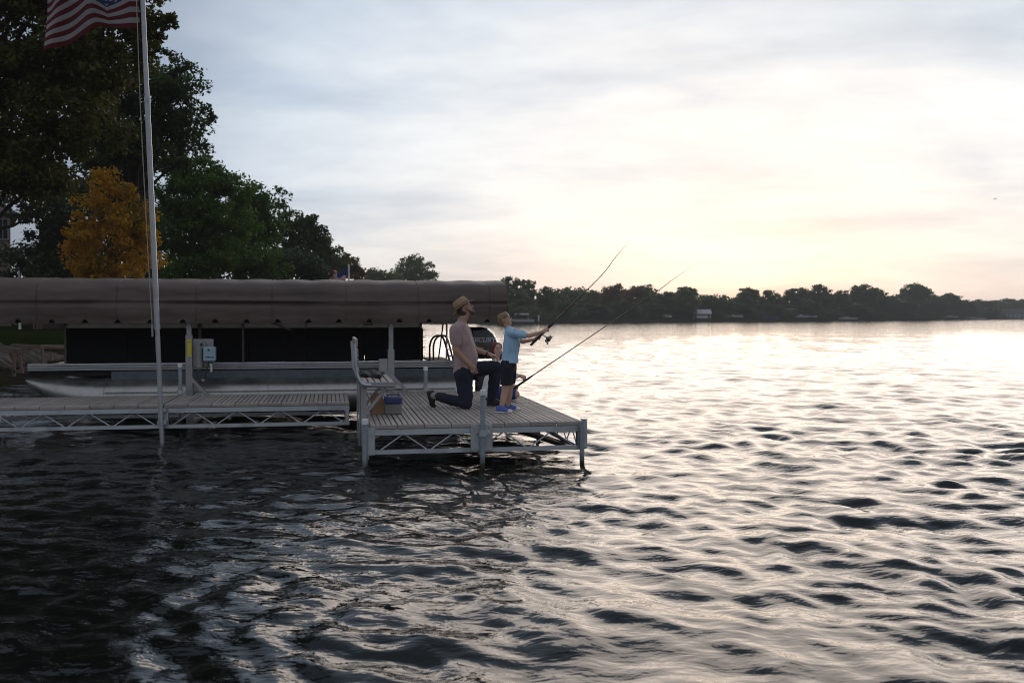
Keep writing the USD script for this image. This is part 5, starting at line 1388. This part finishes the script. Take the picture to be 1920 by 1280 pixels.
# t-shirt
sl = lambda a, b, t: a + (b - a) * t
shirt = union([hull([(A(862.5, 616.5, C - .12), .098), (A(865, 616.5, C + .12), .098), (A(866, 640, C - .10), .134), (A(868, 640, C + .10), .134)]),
               hull([(A(866, 640, C - .10), .134), (A(868, 640, C + .10), .134), (A(872.5, 669, C - .06), .153), (A(873.5, 669, C + .06), .153)]),
               hull([(A(872.5, 669, C - .06), .153), (A(873.5, 669, C + .06), .153), (A(869.5, 696, C - .08), .142), (A(871, 694, C + .08), .142)]),
               hull([(A(863, 612, C - .10), .075), (A(866, 612, C + .10), .075), (A(864, 610, C), .08)]),
               hull([(A(858, 616, N + .04), .080), (sho_r, .080), (sl(sho_r, elb_r, .60), .074)]), hull([(A(867, 616, F - .04), .080), (sho_l, .078), (sl(sho_l, elb_l, .60), .070)])])
hem = unit((-.30, 0, 1.0)); hem_p = A(850, 702, C)
shirt = shirt.trim_by_plane(tuple(map(float, hem)), float(hem @ hem_p))
for sa, sb in ((sho_r, elb_r), (sho_l, elb_l)):
    d_ = unit(sb - sa)
    shirt_cut = sb
put('tshirt', wrinkle(wrinkle(soft(shirt, .010, 7), .024, 8, 4, (1, 1, .5)), .010, 22, 5, (1, 1, .5)), 'shirt_mauve', man)
jeans = union([hull([(A(869, 697, C - .085), .132), (A(871, 695, C + .085), .132), (hip_r, .118), (hip_l, .112)]),
               *chain([(hip_r, .122), (sl(hip_r, kne_r, .55), .103), (kne_r, .082)]), *chain([(kne_r, .082), (sl(kne_r, ank_r, .45), .073), (sl(kne_r, ank_r, .96), .056)]),
               *chain([(hip_l, .122), (sl(hip_l, kne_l, .55), .104), (kne_l, .084)]), *chain([(kne_l, .084), (sl(kne_l, ank_l, .45), .078), (sl(kne_l, ank_l, .97), .062)])])
put('jeans', wrinkle(wrinkle(soft(jeans, .011, 8), .013, 11, 6), .006, 28, 8), 'denim', man)
put('belt', soft(hull([(A(870, 693.5, C - .09), .134), (A(872, 692, C + .09), .134)]).trim_by_plane((.28, 0, .96), float(np.array([.28, 0, .96]) @ A(871, 693.5, C))).trim_by_plane((-.28, 0, -.96), float(-(np.array([.28, 0, .96]) @ A(871, 689.5, C)))), .015, 1), 'black_plastic', man)
def shoe(heel, toe, s, up, hw=.040):
    heel, toe = np.asarray(heel), np.asarray(toe); d = toe - heel; u = unit(up); w = np.cross(u, unit(d))
    Q = lambda a, b, c: heel + d * a + w * b * s + u * c * s
    upper = union([hull([(Q(.06, 0, .035), .034 * s), (Q(.10, 0, .080), .034 * s), (Q(.34, 0, .075), .034 * s), (Q(.42, 0, .04), .038 * s)]),
                   hull([(Q(.42, 0, .04), .038 * s), (Q(.72, .012, .032), .038 * s), (Q(.72, -.012, .032), .038 * s), (Q(.92, .008, .026), .028 * s), (Q(.92, -.008, .026), .028 * s)]), hull([(Q(.34, 0, .075), .034 * s), (Q(.72, 0, .034), .036 * s)])])
    sole = hull([(Q(.03, .018, .008), .014 * s), (Q(.03, -.018, .008), .014 * s), (Q(.70, .032, .008), .014 * s), (Q(.70, -.032, .008), .014 * s), (Q(.97, .015, .008), .014 * s), (Q(.97, -.015, .008), .014 * s), (Q(.03, 0, .012), .03 * s), (Q(.72, 0, .010), .04 * s)]).trim_by_plane(tuple(map(float, -u)), float(-(Q(0, 0, .024) @ u))).trim_by_plane(tuple(map(float, u)), float(Q(0, 0, 0) @ u))
    toecap = hull([(Q(.86, .014, .026), .033 * s), (Q(.86, -.014, .026), .033 * s), (Q(.97, 0, .020), .029 * s)])
    return upper, sole, toecap
gl = lambda p: np.array([p[0], p[1], 0.0])
up_, so_, tc_ = shoe(gl(A(915, 757, F + .02)), gl(A(948, 761, F - .02)), 1.0, (0, 0, 1))
s1 = put('shoe', soft(up_, .010, 6), 'shoe_black', man); put('sole', soft(so_, .012, 1), 'shoe_black', s1, smooth=30)
up_, so_, tc_ = shoe(A(800, 736, N + .16), A(809, 762, N + .20), .95, (1, 0, .25))
s2 = put('shoe', soft(union([up_, hull([(A(809, 757, N + .2), .03), (A(815, 760.5, N + .18), .022)])]), .010, 6), 'shoe_black', man); put('sole', soft(so_, .012, 1), 'shoe_black', s2, smooth=30)
put('sock', soft(union(chain([(sl(kne_r, ank_r, .955), .052), (sl(kne_r, ank_r, 1.07), .047)])), .012, 3), 'sock_grey', man)
dw = unit(wri_l - elb_l)
put('watch', lathe([wri_l - dw * .006 + .034 * (math.cos(0) * 0) + np.stack([.033 * (np.cos(a) * unit(np.cross(dw, (0, 0, 1))) + np.sin(a) * np.cross(unit(np.cross(dw, (0, 0, 1))), dw)) for a in np.linspace(0, 2 * math.pi, 20, endpoint=False)]) + dw * k for k in (-.03, -.01)], close=False), 'black_plastic', man)

# ---- boy standing with the rod raised, leaning back
B0 = np.array([*on_plane(948, 770, DECK)[:2], DECK])
boy = thing('person', 'small boy in a light blue shirt and navy shorts raising a rod', 'person', B0)
A = lambda px, py, Y: at(px, py, Y) - B0
N, C, F = 12.42, 12.53, 12.64
sho_r, elb_r, wri_r = A(959, 624, N - .03), A(992, 629.5, N - .04), A(1019, 621.5, N - .02)
sho_l, elb_l, wri_l = A(963, 624, F + .03), A(979, 640.5, F + .03), A(1002, 636.5, F - .02)
hip_r, kne_r, ank_r = A(952, 690, N + .02), A(946.5, 733, N + .01), A(940, 764, N)
hip_l, kne_l, ank_l = A(957, 690, F - .02), A(955, 732, F), A(953, 761, F + .08)
hs = .80
hd = A(947.0, 600.0, C)
Hb = head_frame(hd, (.90, -.12, .30), (-.30, 0, .95), hs)
torso = [hull([(A(956, 622, C - .06), .042), (A(958, 622, C + .06), .042), (A(959, 640, C - .04), .066), (A(960, 640, C + .04), .066)]),
         hull([(A(959, 640, C - .04), .066), (A(960, 640, C + .04), .066), (A(957, 662, C), .070), (A(954, 682, C - .045), .064), (A(955, 682, C + .045), .064)])]
arms = chain([(sho_r, .040), (elb_r, .029), (wri_r, .021)]) + chain([(sho_l, .040), (elb_l, .028), (wri_l, .021)])
neck = chain([(A(955, 620, C), .048), (A(952.5, 613, C), .042), (Hb(-.012, 0, -.045), .043)])
legs = chain([(hip_r, .066), (kne_r, .043), (sl(kne_r, ank_r, .3), .042), (ank_r, .028)]) + chain([(hip_l, .066), (kne_l, .043), (sl(kne_l, ank_l, .3), .042), (ank_l, .028)]) + chain([(ank_r, .028), (ank_r + [.01, 0, -.04], .03)]) + chain([(ank_l, .028), (ank_l + [.01, 0, -.04], .03)])
body = soft(union(torso + arms + neck + legs + head_parts(Hb, hs)), .010, 7)
rodA = (A(995, 647, F - .05), A(1127, 517, 12.20))
rdir = unit(rodA[1] - rodA[0])
hand_r = soft(hand_parts(wri_r, unit(A(1026, 616, N) - wri_r), (-.35, -.75, .55), 1, .74, (1.05, 1.08, 1.1, 1.1), .9, .0), .005, 4)
hand_l = soft(hand_parts(wri_l, unit(A(1009, 632, F - .05) - wri_l), (-.25, -.8, .5), 1, .74, (1.05, 1.08, 1.1, 1.1), .9, .0), .005, 4)
put('body', trimesh.util.concatenate([body, hand_r, hand_l]), 'skin_child', boy)
face_bits(Hb, hs, boy, 'hair_child')
hn = unit(Hb(.95, 0, .28) - Hb(0, 0, 0))
hair = union([hull([(Hb(-.028, 0, .036), .088 * hs), (Hb(.022, .010, .048), .077 * hs), (Hb(.022, -.010, .048), .077 * hs)]), hull([(Hb(-.045, 0, .0), .074 * hs), (Hb(-.048, 0, -.045), .052 * hs)])])
hair = hair.trim_by_plane(tuple(map(float, -hn)), float(-(Hb(.080, 0, .050) @ hn)))
side_cut = hull([(Hb(.05, 0, -.045), .075 * hs), (Hb(.02, 0, -.03), .06 * hs), (Hb(.08, 0, -.02), .062 * hs), (Hb(.005, 0, -.06), .06 * hs)] + [(Hb(.0, e * .11, -.02), .045 * hs) for e in (-1, 1)] + [(Hb(.06, e * .11, .0), .045 * hs) for e in (-1, 1)])
put('hair', wrinkle(soft(hair - side_cut, .009, 4), .004, 70, 5), 'hair_child', boy)
shirt = union([hull([(A(955.5, 621.5, C - .07), .060), (A(957.5, 621.5, C + .07), .060), (A(959, 640, C - .045), .098), (A(960, 640, C + .045), .098)]),
               hull([(A(959, 640, C - .045), .098), (A(960, 640, C + .045), .098), (A(957, 662, C - .03), .104), (A(957, 662, C + .03), .104)]),
               hull([(A(957, 662, C - .03), .104), (A(957, 662, C + .03), .104), (A(954.5, 688, C - .055), .103), (A(956, 688, C + .055), .103)]),
               hull([(A(957, 622, N + .02), .052), (sho_r, .054), (sl(sho_r, elb_r, .70), .050)]), hull([(A(960, 622, F - .02), .052), (sho_l, .052), (sl(sho_l, elb_l, .6), .046)]), hull([(A(953.5, 617.5, C - .03), .042), (A(954.5, 617.5, C + .03), .042), (A(957, 622, C), .06)])])
hem = unit((.06, 0, 1)); shirt = shirt.trim_by_plane(tuple(map(float, hem)), float(hem @ A(955, 679, C)))
put('tshirt', wrinkle(wrinkle(soft(shirt, .008, 6), .018, 11, 14, (1, 1, .55)), .007, 28, 15, (1, 1, .5)), 'shirt_blue', boy)
shorts = union([hull([(A(953.5, 681, C - .05), .096), (A(955, 681, C + .05), .096), (hip_r, .082), (hip_l, .082)]),
                hull([(hip_r, .084), (A(949, 712, N + .01), .072), (A(948, 728, N + .01), .070)]), hull([(hip_l, .084), (A(955.5, 712, F), .070), (A(955.5, 728, F), .068)])]).trim_by_plane((.05, 0, 1.), float(np.array([.05, 0, 1.]) @ A(950, 720.5, C)))
put('shorts', wrinkle(soft(shorts, .010, 6), .007, 14, 16), 'navy_cloth', boy)
for hx_, tx_, Y0, Y1 in ((931.5, 958, N - .01, N - .06), (946, 973, F + .09, F + .05)):
    u_, s_, c_ = shoe(gl(A(hx_, 770, Y0)), gl(A(tx_, 770, Y1)), .80, (0, 0, 1))
    sh_ = put('shoe', soft(u_, .008, 5), 'canvas_blue', boy); put('sole', soft(s_, .010, 1), 'rubber_white', sh_, smooth=30); put('toe_cap', soft(c_, .008, 3), 'rubber_white', sh_)

# ---- woman sitting on the deck behind them, holding the second rod
W0 = np.array([*on_plane(925, 746, DECK)[:2], DECK])
woman = thing('person', 'woman with long red-brown hair and white shirt sitting on the deck', 'person', W0)
A = lambda px, py, Y: at(px, py, Y) - W0
N, C, F = 14.22, 14.36, 14.50
sho_r, elb_r, wri_r = A(927, 685, N - .03), A(951, 705, N - .10), A(975, 704.5, N - .06)
sho_l, elb_l, wri_l = A(938, 685, F + .02), A(948, 716, F + .02), A(959, 723.5, F - .14)
hip_r, kne_r, ank_r = A(917, 737, N + .05), A(967, 739, N - .06), A(938, 746, C - .02)
hip_l, kne_l, ank_l = A(922, 735, F - .05), A(964, 735, F + .14), A(944, 743, C + .10)
hs = .90
Hw = head_frame(A(931.5, 656, C), (.48, -.86, .06), (-.05, 0, 1), hs)
torso = [hull([(A(929, 683, C - .10), .06), (A(932, 683, C + .10), .06), (A(925, 702, C - .07), .095), (A(927, 702, C + .07), .095)]), hull([(A(925, 702, C - .07), .095), (A(927, 702, C + .07), .095), (A(918, 735, C - .09), .10), (A(919, 735, C + .09), .10)])]
arms = chain([(sho_r, .046), (elb_r, .036), (wri_r, .025)]) + chain([(sho_l, .046), (elb_l, .036), (wri_l, .025)])
neck = chain([(A(930, 680, C), .055), (A(931, 671, C), .046), (Hw(-.012, 0, -.05), .046)])
legs = chain([(hip_r, .09), (kne_r, .058), (ank_r, .040)]) + chain([(hip_l, .09), (kne_l, .058), (ank_l, .040)])
body = soft(union(torso + arms + neck + legs + head_parts(Hw, hs)), .012, 7)
hand_r = soft(hand_parts(wri_r, unit(A(985, 708, N - .05) - wri_r), (.2, -.75, .6), 1, .86, (1.0, 1.05, 1.05, 1.05), .9, 0), .0055, 4)
hand_l = soft(hand_parts(wri_l, unit(A(967, 724.5, F - .16) - wri_l), (.1, -.6, .8), 1, .86, (1.0, 1.05, 1.05, 1.05), .9, 0), .0055, 4)
put('body', trimesh.util.concatenate([body, hand_r, hand_l]), 'skin_woman', woman)
face_bits(Hw, hs, woman, 'hair_red')
hn = unit(Hw(1, 0, .30) - Hw(0, 0, 0))
hair = union([hull([(Hw(-.030, 0, .036), .090 * hs), (Hw(.012, .008, .044), .080 * hs), (Hw(.012, -.008, .044), .080 * hs)]), hull([(Hw(-.05, .0, .0), .082 * hs), (Hw(-.055, .03, -.08), .055 * hs), (Hw(-.055, -.03, -.08), .055 * hs), (Hw(-.06, .0, -.17), .045 * hs)]),
              *[hull([(Hw(-.012, e * .062, .02), .034 * hs), (Hw(-.012, e * .066, -.06), .030 * hs), (Hw(-.02, e * .06, -.15), .024 * hs)]) for e in (-1, 1)]])
face_cut = hull([(Hw(.075, 0, .055), .052 * hs), (Hw(.085, 0, -.09), .06 * hs), (Hw(.09, .04, .0), .05 * hs), (Hw(.09, -.04, .0), .05 * hs), (Hw(.06, 0, .0), .07 * hs)])
put('hair', wrinkle(soft(hair - face_cut, .010, 5), .005, 40, 9, (1, 1, .3)), 'hair_red', woman)
shirt = union([hull([(A(929, 682.5, C - .10), .070), (A(932, 682.5, C + .10), .070), (A(925, 702, C - .07), .108), (A(927, 702, C + .07), .108)]), hull([(A(925, 702, C - .07), .108), (A(927, 702, C + .07), .108), (A(917, 736, C - .09), .120), (A(919, 736, C + .09), .120)]),
               *chain([(A(930, 683, N), .065), (sho_r, .060), (elb_r, .052), (sl(elb_r, wri_r, .62), .047)]), *chain([(A(934, 683, F), .065), (sho_l, .060), (elb_l, .052), (sl(elb_l, wri_l, .6), .045)]), hull([(A(929.5, 678.5, C - .03), .052), (A(930.5, 678.5, C + .03), .052), (A(930, 684, C), .075)])])
shirt = shirt.trim_by_plane((0, 0, 1.), .03)
put('shirt', wrinkle(wrinkle(soft(shirt, .011, 6), .009, 11, 24), .004, 28, 25), 'shirt_white', woman)
shorts = union([hull([(A(918, 738, C - .09), .105), (A(920, 737, C + .09), .105), (hip_r, .10), (hip_l, .10)]), *chain([(hip_r, .104), (sl(hip_r, kne_r, .90), .078)]), *chain([(hip_l, .104), (sl(hip_l, kne_l, .90), .078)])]).trim_by_plane((0, 0, 1.), .004)
put('shorts', wrinkle(soft(shorts, .012, 6), .008, 12, 26), 'shorts_blue', woman)
for a_, d_ in ((ank_r, (-.9, .35, 0)), (ank_l, (-.9, -.3, 0))):
    h0 = gl(a_) + np.array([.03, 0, 0])
    u_, s_, c_ = shoe(h0, h0 + unit(d_) * .22, .85, (0, 0, 1))
    sh_ = put('shoe', soft(u_, .010, 4), 'shoe_black', woman); put('sole', soft(s_, .012, 1), 'rubber_white', sh_, smooth=30)

# ---------------------------------------------------------------- fishing rods
def rod(name, label, butt, mid, tip, reel_at, reel_drop, grip):
    t = thing(name, label, 'fishing rod', butt)
    b, m_, tp = np.zeros(3), mid - butt, tip - butt
    path = smoothpath([b, m_ * .5, m_, m_ + (tp - m_) * .5 + np.array([0, 0, .01]), tp], 8)
    k = len(path)
    h = int(k * .72)
    obj('blank', tube(path[:h + 1], np.linspace(.0085, .0036, h + 1), 8), 'rod_brown', t, smooth=True)
    obj('tip_section', tube(path[h:], np.linspace(.0036, .0007, k - h), 6), 'rod_tip', t, smooth=True)
    d = unit(m_)
    obj('handle', tube([b, d * .05, d * (grip - .06), d * grip], [.015, .0165, .0150, .011], 10), 'cork_black', t, smooth=40)
    for fr2 in (.34, .5, .64, .76, .86, .94, 1.0):
        i = min(int(fr2 * (k - 1)), k - 1)
        s = .012 * (1.15 - fr2) + .003
        dn = np.cross(d, np.cross((0, 0, -1), d)); dn = unit(np.array([0, 0, -1.]) - d * (np.array([0, 0, -1.]) @ d))
        c = path[i] + dn * (s * 1.4)
        w = np.cross(d, dn)
        obj('line_guide', tube([c + s * (math.cos(a) * dn + math.sin(a) * w) for a in np.linspace(0, 2 * math.pi, 13)], .0013, 5, cap=False), 'silver_trim', t)
    if reel_at:
        dn = unit(np.array([0, 0, -1.]) - d * (np.array([0, 0, -1.]) @ d)); w = np.cross(d, dn)
        q = d * reel_at
        r_ = obj('reel', tube([q + dn * .01 - d * .02, q + dn * .06, q + dn * .075 + d * .005], [.007, .008, .016], 8), 'reel_metal', t, smooth=True)
        rc = q + dn * reel_drop
        obj('reel_body', soft(hull([(rc - d * .025, .022), (rc + d * .01, .026), (rc + dn * .015, .018)]), .006, 4), 'black_plastic', r_, smooth=True)
        obj('spool', tube([rc + d * .02, rc + d * .035, rc + d * .036, rc + d * .062, rc + d * .063, rc + d * .070], [.030, .030, .021, .021, .029, .024], 14), 'reel_metal', r_, smooth=35)
        obj('bail', tube(smoothpath([rc + d * .03 + w * .032, rc + d * .06 + w * .034 + dn * .01, rc + d * .085 + dn * .02, rc + d * .06 - w * .034 + dn * .01, rc + d * .03 - w * .032], 6), .002, 5), 'silver_trim', r_, smooth=True)
        obj('crank', tube(smoothpath([rc - d * .005 - w * .02, rc - d * .005 - w * .055, rc - d * .01 - w * .06 + dn * .04, rc - d * .012 - w * .062 + dn * .052], 5), .0045, 6), 'silver_trim', r_, smooth=True)
        obj('crank_knob', soft(hull([(rc - d * .012 - w * .062 + dn * .052, .010), (rc - d * .012 - w * .088 + dn * .054, .012)]), .006, 3), 'black_plastic', r_, smooth=True)
    return t
rod('fishing_rod', 'dark fishing rod with a spinning reel held up by the boy', rodA[0] + B0, at(1127, 517, 12.20), at(1180, 452, 12.05), .225, .105, .42)
rod('fishing_rod', 'longer brown fishing rod held by the seated woman', at(963, 728, 14.30), at(1225, 551, 13.9), at(1300, 498, 13.75), None, 0, .34)

# ---------------------------------------------------------------- evening haze over the lake
usdkit.material(stage, '/World/Looks/haze', {"v": ("principled_volume", {"color": (0.95, 0.95, 0.96), "density": 0.00038, "anisotropy": 0.1})}, [], volume="v.volume")
obj('haze', bx((0, 0, 10.5), (3060, 3060, 31.0)), 'haze', None, kind='stuff', label='thin evening haze over the lake', cat='haze')
